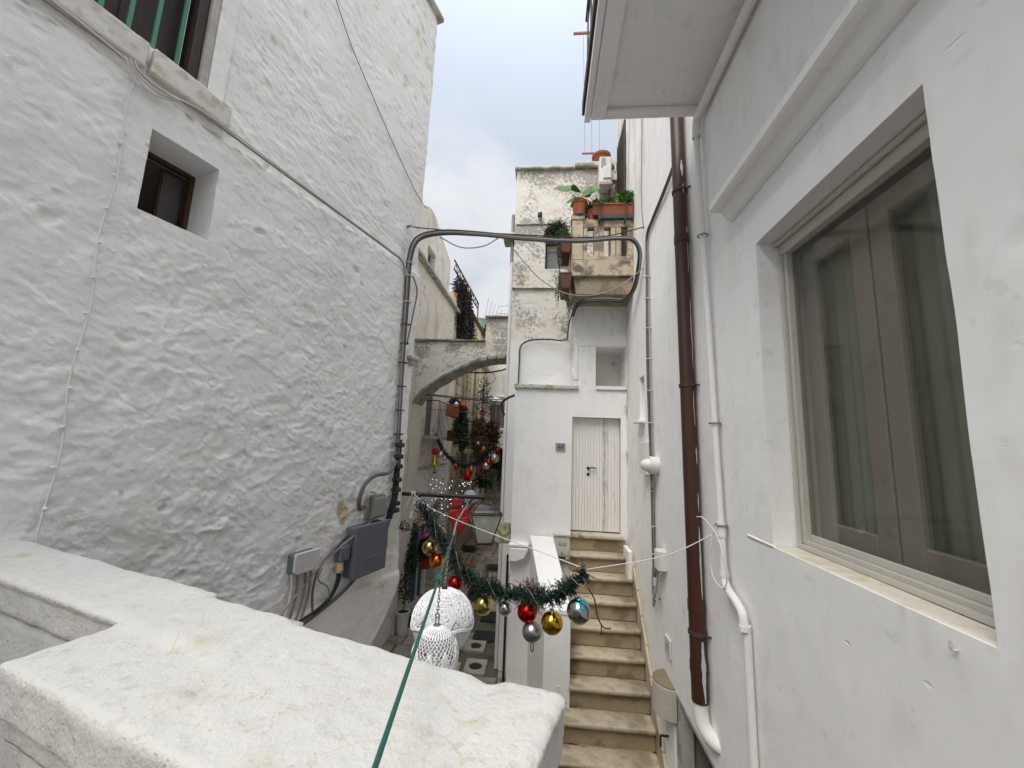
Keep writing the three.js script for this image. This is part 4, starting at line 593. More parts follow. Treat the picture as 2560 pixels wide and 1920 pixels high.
function trailGeo(x, y, z, spreadX, spreadZ, len, strands, l, w) { const L = []; for (let s = 0; s < strands; s++) { let p = V(x + rr(-1, 1) * spreadX, y, z + rr(-1, 1) * spreadZ); const n = Math.floor(len * rr(0.35, 1) / 0.035), sx = rr(-0.3, 0.5), szz = rr(-0.3, 0.3); for (let i = 0; i < n; i++) { p = p.clone().add(V(rr(-0.012, 0.012) + sx * 0.012, -0.035, rr(-0.012, 0.012) + szz * 0.012)); for (let k = 0; k < 2; k++) { const d = rdir(); d.y -= 0.3; L.push({ p, dir: d, up: rdir(), l: l * rr(0.6, 1.2), w: w * rr(0.7, 1.2) }); } } } return leafGeo(L); }
const potProf = (r, h, rim = 0.12) => [[0, 0], [r * 0.68, 0], [r * 0.72, 0.01], [r * 0.93, h * (1 - rim)], [r * 0.94, h * (1 - rim) - 0.002], [r * 1.03, h * (1 - rim)], [r * 1.05, h * 0.985], [r * 1.03, h], [r * 0.92, h], [r * 0.9, h * 0.92], [0, h * 0.9]];

// ------------------------------------------------------------------ pipes on the right-hand house
{
  const t = thing('brown_downpipe', 'dark brown drainpipe with peeling paint running down the white wall', 'pipe');
  const X = 1.225, bot = V(X, -1.90, -3.44), at = y => V(X, y, mix(-3.60, -3.44, (2.96 - y) / 4.86));
  part('pipe', cyl(at(6.8), bot, 0.062, 0.062, 24), M.brownPipe, t);
  for (const y of [1.95, -1.22, -1.66]) part('pipe_socket', cyl(at(y + 0.04), at(y - 0.04), 0.066, 0.067, 24), M.brownPipe, t);
  for (const y of [2.45, 0.55, -1.42]) { const c = at(y), b = part('clamp', cyl(at(y + 0.014), at(y - 0.014), 0.071, 0.071, 24), M.rust, t); part('clamp_bolt', cyl([c.x + 0.03, c.y, c.z + 0.05], [1.31, c.y, c.z + 0.09], 0.008, 0.008, 8), M.rust, b); }
  // flakes of the white coat that show where the brown has peeled
  for (const [y0, y1, a0, w] of [[2.75, 2.58, 1.7, 0.35], [2.50, 2.40, 1.8, 0.2], [2.05, 1.98, 2.1, 0.3], [1.9, 1.6, 2.15, 0.14], [1.35, 0.7, 2.15, 0.18], [0.5, 0.2, 2.0, 0.12], [0.02, -0.12, 2.05, 0.2], [-0.35, -0.5, 2.0, 0.16], [-0.62, -1.16, 2.0, 0.28], [-1.46, -1.88, 1.75, 0.5]]) {
    const n = 18, P = [], I = []; for (let i = 0; i <= n; i++) { const y = mix(y0, y1, i / n), c = at(y), e = Math.sin(Math.PI * clamp(i / n, 0.03, 0.97)), ww = w * (0.35 + 0.65 * e) * (0.7 + 0.8 * Math.abs(noise(y * 13, a0 * 7))), am = a0 + 0.12 * noise(y * 6, 4); for (const s of [-0.5, 0, 0.5]) { const a = am + s * ww; const pr = y1 < -1.4 ? 0.0685 : 0.0635; P.push(c.x - pr * Math.cos(a), c.y, c.z + pr * Math.sin(a)); } if (i) for (const k of [0, 1]) { const b = i * 3 + k; I.push(b - 3, b - 2, b, b - 2, b + 1, b); } }
    const g = new THREE.BufferGeometry(); g.setAttribute('position', new THREE.Float32BufferAttribute(P, 3)); g.setIndex(I); g.computeVertexNormals(); part('peeled_patch', g, y1 < -1.4 ? std(0.50, 0.53, 0.55) : M.flake, t);
  }
  part('white_elbow', [tube([bot.clone().add(V(0, 0.01, 0)), [1.226, -1.98, -3.437], [1.24, -2.06, -3.415], [1.285, -2.115, -3.365], [1.36, -2.13, -3.30]], 0.054, 18, 26)], M.whitePipe, t);
}
{
  const t = thing('white_drainpipe', 'white painted pipe running from balcony soffit down the wall with offset elbows', 'pipe');
  part('high_pipe', tube([[1.245, 2.86, -3.16], [1.245, 2.90, 1.4]], 0.034, 14, 4), M.whitePipe, t);
  part('top_elbow', tube([[1.245, 2.862, -3.10], [1.248, 2.855, -3.17], [1.25, 2.79, -3.20], [1.25, 2.70, -3.20]], 0.034, 14, 16), M.whitePipe, t);
  part('pipe', cyl([1.25, 2.72, -3.20], [1.25, -0.86, -2.99], 0.023), M.whitePipe, t);
  part('upper_sleeve', cyl([1.25, -0.50, -3.01], [1.25, -0.60, -3.005], 0.029), M.whitePipe, t);
  part('offset', [tube([[1.25, -0.80, -2.99], [1.25, -0.88, -2.985], [1.25, -0.92, -2.95], [1.25, -0.965, -2.82], [1.25, -1.0, -2.755], [1.25, -1.07, -2.735]], 0.027, 14, 26)], M.whitePipe, t);
  for (const p of [[1.25, -0.845, -2.99], [1.25, -1.08, -2.735]]) part('collar', cyl([p[0], p[1] + 0.015, p[2]], [p[0], p[1] - 0.015, p[2]], 0.031), M.whitePipe, t);
  part('lower_pipe', cyl([1.265, -1.06, -2.735], [1.265, -3.8, -2.70], 0.024), M.whitePipe, t);
  for (const y of [1.75, 0.2, -0.52]) part('pipe_clip', [torus(1.25, y, mix(-3.20, -2.99, (2.72 - y) / 3.58), 0.038, 0.006, Math.PI / 2)], M.galv, t);
}
// ------------------------------------------------------------------ cables
const cableMats = [M.cable, M.cableMid, M.cable, M.cableLight, M.cableMid, M.cable];
function bundle(t, name, path, n, r, spread, ph = 0) {
  const P = path.map(p => V(...p)), c = new THREE.CatmullRomCurve3(P, false, 'centripetal'), N = Math.max(12, Math.round(c.getLength() / 0.05)), fr = c.computeFrenetFrames(N, false);
  for (let k = 0; k < n; k++) { const pts = []; for (let i = 0; i <= N; i++) { const q = c.getPointAt(i / N), a = k / n * 6.283 + ph + 0.5 * Math.sin(i / N * 7 + k), rad = spread * (0.75 + 0.35 * Math.sin(i / N * 11 + k * 2)) * (k === 0 && n > 3 ? 0.2 : 1); pts.push(q.addScaledVector(fr.normals[i], Math.cos(a) * rad).addScaledVector(fr.binormals[i], Math.sin(a) * rad)); } part(name, tube(pts, r * (0.75 + 0.4 * ((k * 0.37) % 1)), 7, N), cableMats[k % 6], t); }
  return c;
}
{
  const t = thing('cable_bundle', 'thick bundle of grey cables crossing the lane and running down the left wall', 'cable');
  const L = (s, y, d) => lw(s, y, d).toArray();
  const c = bundle(t, 'cable', [L(4.06, -0.35, 0.09), L(4.03, 0.3, 0.085), L(4.0, 1.1, 0.085), L(3.985, 1.8, 0.085), L(3.97, 2.30, 0.09), L(3.99, 2.55, 0.13), [-1.72, 2.72, -4.82], [-1.45, 2.79, -4.86], [-1.0, 2.80, -4.92], [-0.3, 2.76, -4.98], [0.4, 2.76, -5.05], [0.9, 2.82, -5.10], [1.12, 2.82, -5.14], [1.22, 2.70, -5.20], [1.235, 2.48, -5.32], [1.22, 2.28, -5.6], [1.12, 2.22, -5.86], [0.95, 2.25, -5.92], [0.72, 2.265, -5.97], [0.52, 2.265, -6.06], [0.43, 2.235, -6.22], [0.39, 2.16, -6.42]], 9, 0.013, 0.025);
  bundle(t, 'cable', [[0.44, 2.24, -6.2], [0.39, 2.17, -6.4], [0.36, 2.10, -6.5], [0.35, 1.98, -6.9], [0.34, 1.97, -7.25], [0.22, 1.97, -7.33], [0.0, 1.99, -7.34], [-0.38, 1.95, -7.34], [-0.52, 1.85, -7.34], [-0.54, 1.5, -7.33], [-0.55, 1.0, -7.3]], 4, 0.009, 0.012, 3);
  for (const y of [2.28, 2.1, 1.75, 1.45, 1.2, 0.95, 0.65, 0.35, 0.05]) { const p = lw(3.99 + (2.3 - y) * 0.024, y, 0.085); part('cable_tie', torus(p.x, p.y, p.z, 0.053, 0.006, Math.PI / 2 + 0.1), y > 1.5 ? M.cableWhite : M.cableBlack, t); }
  part('loose_cable', tube([L(4.02, 2.1, 0.13), L(4.1, 1.95, 0.15), L(4.08, 1.6, 0.13), L(4.02, 1.2, 0.12)], 0.010, 6), M.cableMid, t);
  part('steel_cable', tube([L(3.975, 2.80, 0.03), [-1.72, 2.84, -4.84], [-0.3, 2.80, -4.97], [0.7, 2.83, -5.08], [1.28, 3.02, -5.18]], 0.008, 6), M.darkMetal, t);
  part('anchor_hook', [cyl(lw(3.975, 2.80, 0), lw(3.975, 2.80, 0.06), 0.018, 0.018, 8)], M.galv, t);
  part('hanging_cable', tube([[-1.5, 2.72, -4.86], [-1.2, 2.58, -4.88], [-0.9, 2.62, -4.92], [-0.72, 2.75, -4.96]], 0.008, 6), M.cableLight, t);
}
solo('thin_cable', tube([[-0.62, 2.76, -5.0], [-0.45, 2.55, -5.02], [-0.1, 2.18, -5.05], [0.25, 2.0, -5.07], [0.6, 2.0, -5.1], [0.95, 2.15, -5.13], [1.27, 2.42, -5.17]], 0.007, 6), M.cableLight, 'thin pale cable sagging below the thick bundle in front of the balcony', 'cable');
{
  const t = thing('wall_cables', 'bundle of thin tan cables clipped down the right wall to a junction box', 'cable');
  bundle(t, 'cable', [[1.255, 2.95, -3.66], [1.265, 2.9, -4.2], [1.27, 2.86, -4.75], [1.265, 2.80, -4.98], [1.262, 2.4, -4.99], [1.262, 1.0, -4.96], [1.262, 0.2, -4.93], [1.262, -0.6, -4.9], [1.262, -1.30, -4.88], [1.255, -1.42, -4.83], [1.25, -1.36, -4.72], [1.26, -1.22, -4.63]], 5, 0.010, 0.020);
  part('loose_loop', [tube([[1.255, -1.35, -4.87], [1.25, -1.55, -4.88], [1.245, -1.66, -4.84], [1.245, -1.62, -4.76], [1.25, -1.52, -4.74], [1.25, -1.55, -4.83], [1.25, -1.70, -4.86], [1.25, -1.76, -4.85], [1.255, -1.68, -4.80]], 0.011, 7, 50), tube([[1.26, -1.25, -4.66], [1.25, -1.45, -4.68], [1.25, -1.58, -4.70], [1.26, -1.60, -4.62]], 0.012, 7, 30)], M.cableLight, t);
  for (const y of [2.2, 1.9, 1.5, 1.1, 0.7, 0.3, -0.5, -0.9, -1.2]) part('cable_clip', torus(1.262, y, -4.98 + (2.4 - y) * 0.027, 0.036, 0.005, Math.PI / 2), M.cableWhite, t);
}
solo('vertical_cable', [tube([[1.285, 2.2, -6.36], [1.285, 1.6, -6.38], [1.285, 0.98, -6.36], [1.28, 0.75, -6.40], [1.275, 0.68, -6.42]], 0.008, 6), bx(1.25, 1.295, 0.62, 0.68, -6.45, -6.40, 0.01)], M.cableWhite, 'white cable ending in a small socket high beside the door', 'cable');
solo('roof_wire', tube([[1.285, 5.2, -5.2], [1.28, 4.2, -5.25], [1.28, 3.4, -5.3], [1.28, 3.0, -5.2]], 0.005, 5), M.cableMid, 'thin dark wire hanging down the upper right wall', 'cable');
solo('facade_wire', tube([[2.49, 4.545], [2.735, 4.274], [3.12, 3.98], [3.44, 3.75], [3.737, 3.55], [4.05, 3.36], [4.318, 3.27]].map(p => lw(p[0], p[1], 0.035)), 0.005, 5), M.cableMid, 'thin black wire curving down the upper left whitewashed wall', 'cable');
{
  const t = thing('ledge_cable', 'grey cable run along the string course of the left wall', 'cable');
  for (const k of [0, 1]) part('cable', tube([[-0.3, 2.30], [0.6, 2.30], [1.1, 2.29 - k * 0.03], [1.2, 2.27 - k * 0.05], [1.5, 2.285], [2.2, 2.275], [3.0, 2.265], [3.6, 2.25], [3.85, 2.23], [3.94, 2.1], [3.965, 1.9]].map(p => lw(p[0], p[1] + k * 0.018 + 0.006 * Math.sin(p[0] * 9 + k * 2), 0.075 + 0.01 * k)), k ? 0.007 : 0.010, 6, 90), k ? M.cableWhite : M.cableLight, t);
  part('cable_knot', [0, 1, 2].map(i => tube([[1.05 + i * 0.02, 2.30], [1.12, 2.22 + i * 0.02], [1.2, 2.18 + i * 0.03], [1.35, 2.25]].map(p => lw(p[0], p[1], 0.085 + i * 0.008)), 0.007, 6)), M.cableWhite, t);
}
{
  const t = thing('painted_cable', 'thin whitewashed cable with small clips down the smooth left wall', 'cable');
  part('cable', tube(Array.from({ length: 24 }, (_, i) => lw(1.125 - 0.012 * Math.sin(i * 0.9), 2.2 - i * 0.1225, 0.052)), 0.0055, 6, 90), M.limeCable ?? (M.limeCable = std(0.78, 0.77, 0.745)), t);
  for (let i = 0; i < 11; i++) { const p = lw(1.118, 1.75 - i * 0.22, 0.06); part('clip', ball(p.x, p.y, p.z, 0.010, 8, 6), M.limeCable, t); }
}
// ------------------------------------------------------------------ boxes on the left wall
function wallBox(name, label, s0, s1, y0, y1, dep, mat, cat, corner = 0.02) {
  const w = s1 - s0, h = y1 - y0, t = thing(name, label, cat); t.position.copy(lw((s0 + s1) / 2, (y0 + y1) / 2, 0.03)); t.rotation.y = Math.PI / 2 + turnU;
  part('case', bx(-w / 2, w / 2, -h / 2, h / 2, 0, dep, corner, 3), mat, t); return t;
}
{
  const t = wallBox('meter_cabinet', 'large blue grey plastic meter cabinet on the lumpy left wall', 3.36, 3.845, -1.44, -0.94, 0.13, M.boxBlue, 'cabinet');
  part('lid', bx(-0.255, 0.255, -0.262, 0.262, 0.132, 0.165, 0.03, 3), M.boxBlue, t); part('lid_recess', bx(-0.10, 0.16, -0.10, -0.075, 0.164, 0.172, 0.006), M.boxBlue, t); part('label_frame', bx(-0.10, -0.085, -0.075, 0.12, 0.164, 0.170, 0.004), M.boxBlue, t);
  for (const [x, y] of [[-0.22, 0.22], [0.22, 0.22], [-0.22, -0.22], [0.22, -0.22]]) part('screw', cyl([x, y, 0.16], [x, y, 0.170], 0.014), M.boxBlue, t);
  part('cable_spout', bx(-0.40, -0.255, -0.06, 0.10, 0.02, 0.12, 0.025, 2), M.boxBlue, t); part('cable_spout', bx(0.255, 0.33, -0.10, 0.06, 0.02, 0.10, 0.02, 2), M.boxBlue, t);
  const f1 = roughSlab(0.06, 0.12, 0.05, 0.02, 0.014, 0.012).deleteAttribute('color'), f2 = roughSlab(0.05, 0.13, 0.05, 0.02, 0.014, 0.012).deleteAttribute('color'); part('foam_filling', f1, M.foam, t, [-0.36, -0.10, 0.08]); part('foam_filling', f2, M.foam, t, [0.34, 0.0, 0.07]);
}
{
  const t = wallBox('grey_junction_box', 'weathered grey junction box with chamfered lid above the blue grey cabinet', 3.60, 3.875, -0.91, -0.645, 0.07, M.boxGrey, 'junction box');
  part('lid', extrude([[-0.12, -0.115], [0.12, -0.115], [0.12, 0.115], [-0.12, 0.115]], 0.03, 0.022).translate(0, 0, 0.075), M.boxGrey, t);
}
{
  const t = wallBox('white_junction_box', 'pale junction box with clipped corners low on the left wall', 2.69, 2.935, -1.215, -1.05, 0.09, M.boxBlue, 'junction box');
  part('lid', extrude([[-0.10, -0.09], [0.08, -0.09], [0.13, -0.03], [0.13, 0.09], [-0.12, 0.09], [-0.13, 0.07], [-0.13, -0.06]], 0.02, 0.006).translate(0, 0, 0.095), M.boxWhite, t);
}
{
  const t = thing('box_cables', 'tangle of grey conduits and cables looping between boxes on the left wall', 'cable'), L = (s, y, d) => lw(s, y, d);
  part('corrugated_conduit', tube([L(4.02, -0.28, 0.1), L(3.85, -0.40, 0.14), L(3.62, -0.42, 0.15), L(3.46, -0.50, 0.15), L(3.40, -0.66, 0.14), L(3.44, -0.76, 0.12), L(3.55, -0.76, 0.09)], 0.022, 10, 60), M.cableMid, t);
  part('hose', tube([L(3.70, -0.62, 0.1), L(3.55, -0.60, 0.12), L(3.46, -0.72, 0.12)], 0.016, 8, 30), M.cableWhite, t);
  part('black_cables', [0, 1, 2].map(i => tube([L(3.22 + i * 0.015, -1.30, 0.11), L(3.23 + i * 0.015, -1.42, 0.11), L(3.17, -1.55 - i * 0.01, 0.10), L(3.02, -1.62 - i * 0.01, 0.10), L(2.85, -1.66 - i * 0.01, 0.09), L(2.6, -1.72, 0.09)], 0.013, 7, 40)), M.cableBlack, t);
  part('grey_cables', [0, 1, 2].map(i => tube([L(3.5 + i * 0.02, -1.46, 0.10), L(3.36, -1.54 - i * 0.01, 0.10), L(3.1, -1.62 - i * 0.012, 0.10), L(2.75, -1.70 - i * 0.012, 0.10), L(2.5, -1.78, 0.1)], 0.011, 7, 40)), M.cableMid, t);
  for (const s of [2.72, 2.78, 2.86, 2.92]) part('riser_cable', tube([L(s, -1.20, 0.08), L(s + 0.01, -1.4, 0.08), L(s - 0.03, -1.6, 0.08), L(s - 0.10, -1.72, 0.08)], s < 2.75 ? 0.014 : 0.011, 7, 24), s < 2.75 ? M.cableWhite : M.cableLight, t);
  part('swag_cables', [0, 1].map(i => tube([L(3.33, -1.02 + i * 0.03, 0.1), L(3.15, -1.10, 0.11 + i * 0.01), L(3.0, -1.25, 0.10), L(2.96, -1.42, 0.09), L(2.98, -1.62, 0.09)], 0.010, 7, 30)), M.cableMid, t);
  part('pink_cable', tube([L(3.62, -0.92, 0.14), L(3.4, -1.0, 0.15), L(3.1, -1.16, 0.12), L(2.85, -1.32, 0.13), L(2.6, -1.55, 0.1), L(2.4, -1.7, 0.1)], 0.008, 6, 40), std(0.36, 0.27, 0.25), t);
  part('thin_cable', tube([L(3.05, -1.26, 0.09), L(3.0, -1.34, 0.1), L(3.12, -1.45, 0.11), L(3.15, -1.55, 0.1), L(3.05, -1.66, 0.09)], 0.007, 6, 30), M.cableLight, t);
}
{
  const t = thing('power_cables', 'twisted black power cables with clamps down the corner of the left house', 'cable'), L = (s, y, d) => lw(s, y, d);
  for (let i = 0; i < 6; i++) part('cable', tube(Array.from({ length: 16 }, (_, k) => { const y = -0.02 - k * 0.062; return L(4.06 + (k > 11 ? (k - 11) * -0.02 : 0) + 0.028 * Math.cos(k * 0.9 + i * 1.05), y, 0.09 + 0.028 * Math.sin(k * 0.9 + i * 1.05)); }), 0.011, 6, 60), M.cableBlack, t);
  for (const y of [-0.08, -0.22, -0.34, -0.5, -0.62, -0.78, -0.86]) { const p = L(4.06, y, 0.10); const b = roughSlab(0.10, 0.05, 0.07, 0.01, 0.012, 0.02).deleteAttribute('color'); b.rotateY(Math.PI / 2 + turnU).translate(p.x, p.y, p.z); part('clamp', b, M.cableBlack, t); }
  part('tail', tube([L(3.98, -0.96, 0.1), L(3.93, -1.08, 0.11), L(3.87, -1.2, 0.11)], 0.012, 6), M.cableBlack, t);
}
{ const p = lw(4.22, 1.05, 0.05); solo('stone_bracket', [roughSlab(0.17, 0.06, 0.16, 0.02, 0.01, 0.02).deleteAttribute('color').rotateY(Math.PI / 2 + turnU).translate(p.x, p.y, p.z), roughSlab(0.10, 0.07, 0.10, 0.02, 0.015, 0.02).deleteAttribute('color').rotateY(Math.PI / 2 + turnU).translate(p.x, p.y - 0.055, p.z)], M.greyStone, 'small broken stone bracket beside the vertical cable bundle', 'bracket'); }
// ------------------------------------------------------------------ things on the white house and door house
{ const t = thing('letter_box', 'pale beige metal letter box on the wall beside the stairs', 'letter box', [0.288, -1.57, -6.475]);
  part('case', bx(-0.125, 0.125, -0.18, 0.165, -0.02, 0.07, 0.006), M.beige, t); part('hood', bx(-0.135, 0.135, 0.167, 0.20, -0.02, 0.10, 0.008), M.beige, t); part('door', bx(-0.112, 0.112, -0.115, 0.15, 0.071, 0.078, 0.004), M.beige, t);
  const s = part('name_slot', bx(-0.055, 0.055, 0.035, 0.07, 0.079, 0.084, 0.002), M.cableBlack, t); part('name_card', bx(-0.046, 0.046, 0.042, 0.063, 0.0845, 0.086, 0.001), M.beige, s); part('lock', cyl([0, -0.085, 0.078], [0, -0.085, 0.086], 0.012), M.darkMetal, t); part('slot', bx(-0.055, 0.055, -0.165, -0.135, 0.071, 0.076, 0.002), M.cableBlack, t); }
{ const t = thing('house_number_plate', 'grey stone plate numbered 40 beside the plank door', 'number plate', [0.238, -0.038, -6.485]);
  part('plate', bx(-0.078, 0.078, -0.062, 0.062, -0.01, 0.012, 0.003), M.plate, t); part('number', new THREE.PlaneGeometry(0.135, 0.105).translate(0, 0, 0.0135), new THREE.MeshStandardMaterial({ map: textTexture('40', 270, 210, '#2e2c33', '#8d8b8e', 'bold 190px serif'), roughness: 0.7 }), t); }
{ const t = thing('wall_number_plate', 'white square number plate low on the right wall above the lower doorway', 'number plate', [1.288, -1.99, -4.465]);
  part('plate', bx(-0.008, 0.008, -0.085, 0.085, -0.085, 0.085, 0.002), M.lampWhite, t); part('number', new THREE.PlaneGeometry(0.155, 0.155).rotateY(-Math.PI / 2).translate(-0.0095, 0, 0), new THREE.MeshStandardMaterial({ map: textTexture('42', 200, 200, '#3a4048', '#c2c1bd', '120px serif'), roughness: 0.6 }), t); }
{ const t = thing('door_bell', 'small ivory door bell button to the right of the door', 'door bell', [1.285, -0.10, -6.42]); part('case', bx(-0.015, 0.012, -0.04, 0.04, -0.03, 0.03, 0.006), M.beige, t); part('button', bx(-0.022, -0.016, -0.018, 0.018, -0.014, 0.014, 0.004), M.ac, t); }
{ const t = thing('bulkhead_lamp', 'white conical wall lamp beside the cables on the right wall', 'lamp', [1.26, -0.20, -4.76]);
  part('base', cyl([0.04, 0, 0], [-0.05, 0, 0], 0.10, 0.10, 24), M.lampWhite, t); part('ring', torus(-0.05, 0, 0, 0.094, 0.01, 0, Math.PI / 2), M.lampWhite, t); part('cone', lathe([[0, 0.10], [0.03, 0.098], [0.055, 0.08], [0.075, 0.03], [0.08, 0]]).rotateZ(Math.PI / 2).translate(-0.055, 0, 0), M.lampWhite, t);
  part('lead', tube([[-0.01, -0.10, 0.0], [-0.01, -0.22, -0.01], [-0.005, -0.26, -0.06], [0.0, -0.18, -0.13]], 0.009, 7, 24), M.cableLight, t); }
{ const t = thing('flat_box', 'slim upright ivory box behind the white wall lamp', 'junction box', [1.27, -0.13, -5.19]); part('case', bx(-0.05, 0.03, -0.20, 0.20, -0.12, 0.12, 0.006), M.ac, t); part('lid', bx(-0.062, -0.051, -0.195, 0.195, -0.115, 0.115, 0.004), M.ac, t); }
{ const t = thing('small_junction_box', 'small white junction box at the foot of the right wall cables', 'junction box', [1.255, -1.18, -4.55]); part('case', bx(-0.035, 0.045, -0.10, 0.10, -0.075, 0.075, 0.008), M.ac, t); part('lid', bx(-0.05, -0.036, -0.096, 0.096, -0.071, 0.071, 0.006), M.ac, t); }
for (const [y, z] of [[-2.86, -4.55], [-3.22, -4.45]]) solo('handrail_bracket', [cyl([1.31, y, z], [1.22, y, z], 0.012, 0.012, 8), bx(1.215, 1.232, y - 0.10, y - 0.005, z - 0.012, z + 0.012, 0.004)], M.darkMetal, 'small dark iron handrail bracket low on the wall beside the steps', 'bracket', 'handrail brackets beside the steps');
// rail of the stairs, thin white flat bar pieces above the skirting
{ const t = thing('air_conditioner', 'white outdoor air conditioner hung under the roof edge of stained house', 'air conditioner', [1.035, 5.37, -7.2]); part('case', bx(-0.115, 0.115, -0.27, 0.28, -0.16, 0.10, 0.015, 2), M.ac, t); part('grille', bx(-0.085, 0.0, 0.05, 0.25, 0.102, 0.112, 0.005), std(0.35, 0.36, 0.37), t); part('fan_cover', bx(-0.05, 0.11, -0.2, 0.06, 0.102, 0.125, 0.01), M.ac, t); part('wall_bracket', bx(-0.11, 0.13, -0.33, -0.275, -0.16, 0.12, 0.006), M.greyStone, t);
  part('hose', tube([[0.115, 0.1, 0.0], [0.16, 0.18, 0.02], [0.20, 0.12, 0.03], [0.20, -0.02, 0.02]], 0.02, 8, 24), M.ac, t); }
{ const t = thing('roof_pot', 'terracotta tub on the roof edge beside the air conditioner', 'pot', [1.0, 5.74, -7.45]); part('pot', lathe(potProf(0.185, 0.19, 0.3).map(p => p)), M.terracotta, t); const L = []; for (let i = 0; i < 14; i++) { const d = V(rr(-1, 1), rr(0.8, 2), rr(-1, 1)); L.push({ p: V(rr(-0.12, 0.12), 0.18, rr(-0.12, 0.12)), dir: d, up: rdir(), l: rr(0.05, 0.1), w: 0.014 }); } part('dry_stalks', leafGeo(L), std(0.45, 0.36, 0.2), t); }
{ const t = thing('clothes_line_bar', 'thin red metal clothes line bar above the roof edge', 'bar'); part('bar', bx(0.60, 1.16, 5.955, 5.985, -7.42, -7.39, 0.004), std(0.36, 0.15, 0.13), t); part('post', cyl([1.14, 5.74, -7.405], [1.14, 5.96, -7.405], 0.010, 0.010, 8), M.rust, t);
  for (const [x, y] of [[0.66, 8.4], [0.80, 8.4], [0.95, 8.4]]) part('line', cyl([x, 5.98, -7.4], [x - 0.1 + rr(0, 0.05), y, -7.0], 0.003, 0.003, 4), M.cableMid, t);
  part('upper_bar', bx(0.36, 0.70, 8.38, 8.42, -7.02, -6.98, 0.004), std(0.36, 0.15, 0.13), t); }
{ const t = thing('security_light', 'small round glass security light on the stained wall', 'lamp', [-0.232, 4.56, -7.32]); part('base', cyl([0, -0.02, -0.08], [0, -0.02, 0], 0.04, 0.04, 12), M.darkMetal, t); part('glass', ball(0, 0.05, 0.0, 0.045, 12, 10), M.ballSilver, t); part('holder', cyl([0, -0.04, 0], [0, 0.02, 0], 0.045, 0.045, 12), M.darkMetal, t); part('foot', cyl([0, -0.1, -0.02], [0, -0.05, -0.02], 0.03, 0.03, 10), M.greyStone, t); }
// ------------------------------------------------------------------ plants on the stone balcony
{ const t = thing('potted_plant', 'broad leaved green plant in a round terracotta pot on the balcony corner', 'potted plant', [0.455, 3.652, -5.99]);
  part('saucer', lathe([[0, 0], [0.12, 0], [0.135, 0.03], [0.12, 0.032], [0, 0.02]]), std(0.12, 0.13, 0.14), t); part('pot', lathe(potProf(0.128, 0.27, 0.2)).translate(0, 0.02, 0), M.terracotta, t); part('soil', new THREE.CylinderGeometry(0.105, 0.105, 0.01, 20).translate(0, 0.25, 0), M.soil, t);
  const big = (dx, dy, dz, l, w, h) => { const s = new THREE.Shape(); s.moveTo(0, 0); s.bezierCurveTo(w * 0.9, l * 0.05, w * 0.65, l * 0.75, 0, l); s.bezierCurveTo(-w * 0.65, l * 0.75, -w * 0.9, l * 0.05, 0, 0); const g = new THREE.ShapeGeometry(s, 8), p = g.attributes.position; for (let i = 0; i < p.count; i++) { const x = p.getX(i), y = p.getY(i); p.setZ(i, -0.9 * x * x / w - 0.35 * y * y / l + 0.004 * Math.sin(y * 60)); } g.computeVertexNormals(); const d = V(dx, dy, dz).normalize(), up = V(0, 0.55, 0.85), sd = d.clone().cross(up).normalize(), n = sd.clone().cross(d).normalize(); g.applyMatrix4(new THREE.Matrix4().makeBasis(sd, d, n)); const b = V(dx, 0, dz).multiplyScalar(0.08).add(V(0, h, 0)); g.translate(b.x, b.y, b.z); part('leaf', g, M.leafBright, t); part('leaf_stalk', tube([[0, 0.24, 0], [b.x * 0.5, (b.y + 0.26) / 2, b.z * 0.5], b.toArray()], 0.005, 5), M.leafMid, t); };
  big(-1, 0.12, 0.2, 0.33, 0.20, 0.58); big(0.9, 0.3, 0.3, 0.26, 0.15, 0.48); big(-0.2, 0.2, 0.8, 0.24, 0.16, 0.42); big(0.5, 0.5, 0.5, 0.2, 0.14, 0.40); big(-0.9, -0.6, 0.5, 0.19, 0.08, 0.36); big(0.4, -0.2, 0.9, 0.14, 0.09, 0.36); big(-0.4, 0, 0.8, 0.15, 0.09, 0.34); big(0.1, 0.6, -0.6, 0.16, 0.08, 0.42); big(0.9, 0.7, 0.1, 0.14, 0.07, 0.38); big(-0.8, -1.1, 0.3, 0.16, 0.06, 0.33); }
{ const t = thing('spiky_plant', 'strappy leaved plant in a small terracotta pot between the balcony pots', 'potted plant', [0.66, 3.605, -5.98]); part('pot', lathe(potProf(0.085, 0.17, 0.2)), M.terracotta, t); const L = []; for (let i = 0; i < 60; i++) { const a = rr(0, 6.28), k = rr(0.2, 1); L.push({ p: V(0, 0.16, 0), dir: V(Math.cos(a) * k, rr(0.2, 1.3), Math.sin(a) * k), up: V(0, 1, 0.2), l: rr(0.14, 0.26), w: 0.018 }, { p: V(Math.cos(a) * k * 0.12, 0.22, Math.sin(a) * k * 0.12), dir: V(Math.cos(a), rr(-0.7, 0.1), Math.sin(a)), up: V(0, 1, 0), l: rr(0.1, 0.18), w: 0.016 }); } part('leaves', leafGeo(L), M.leafMid, t); }
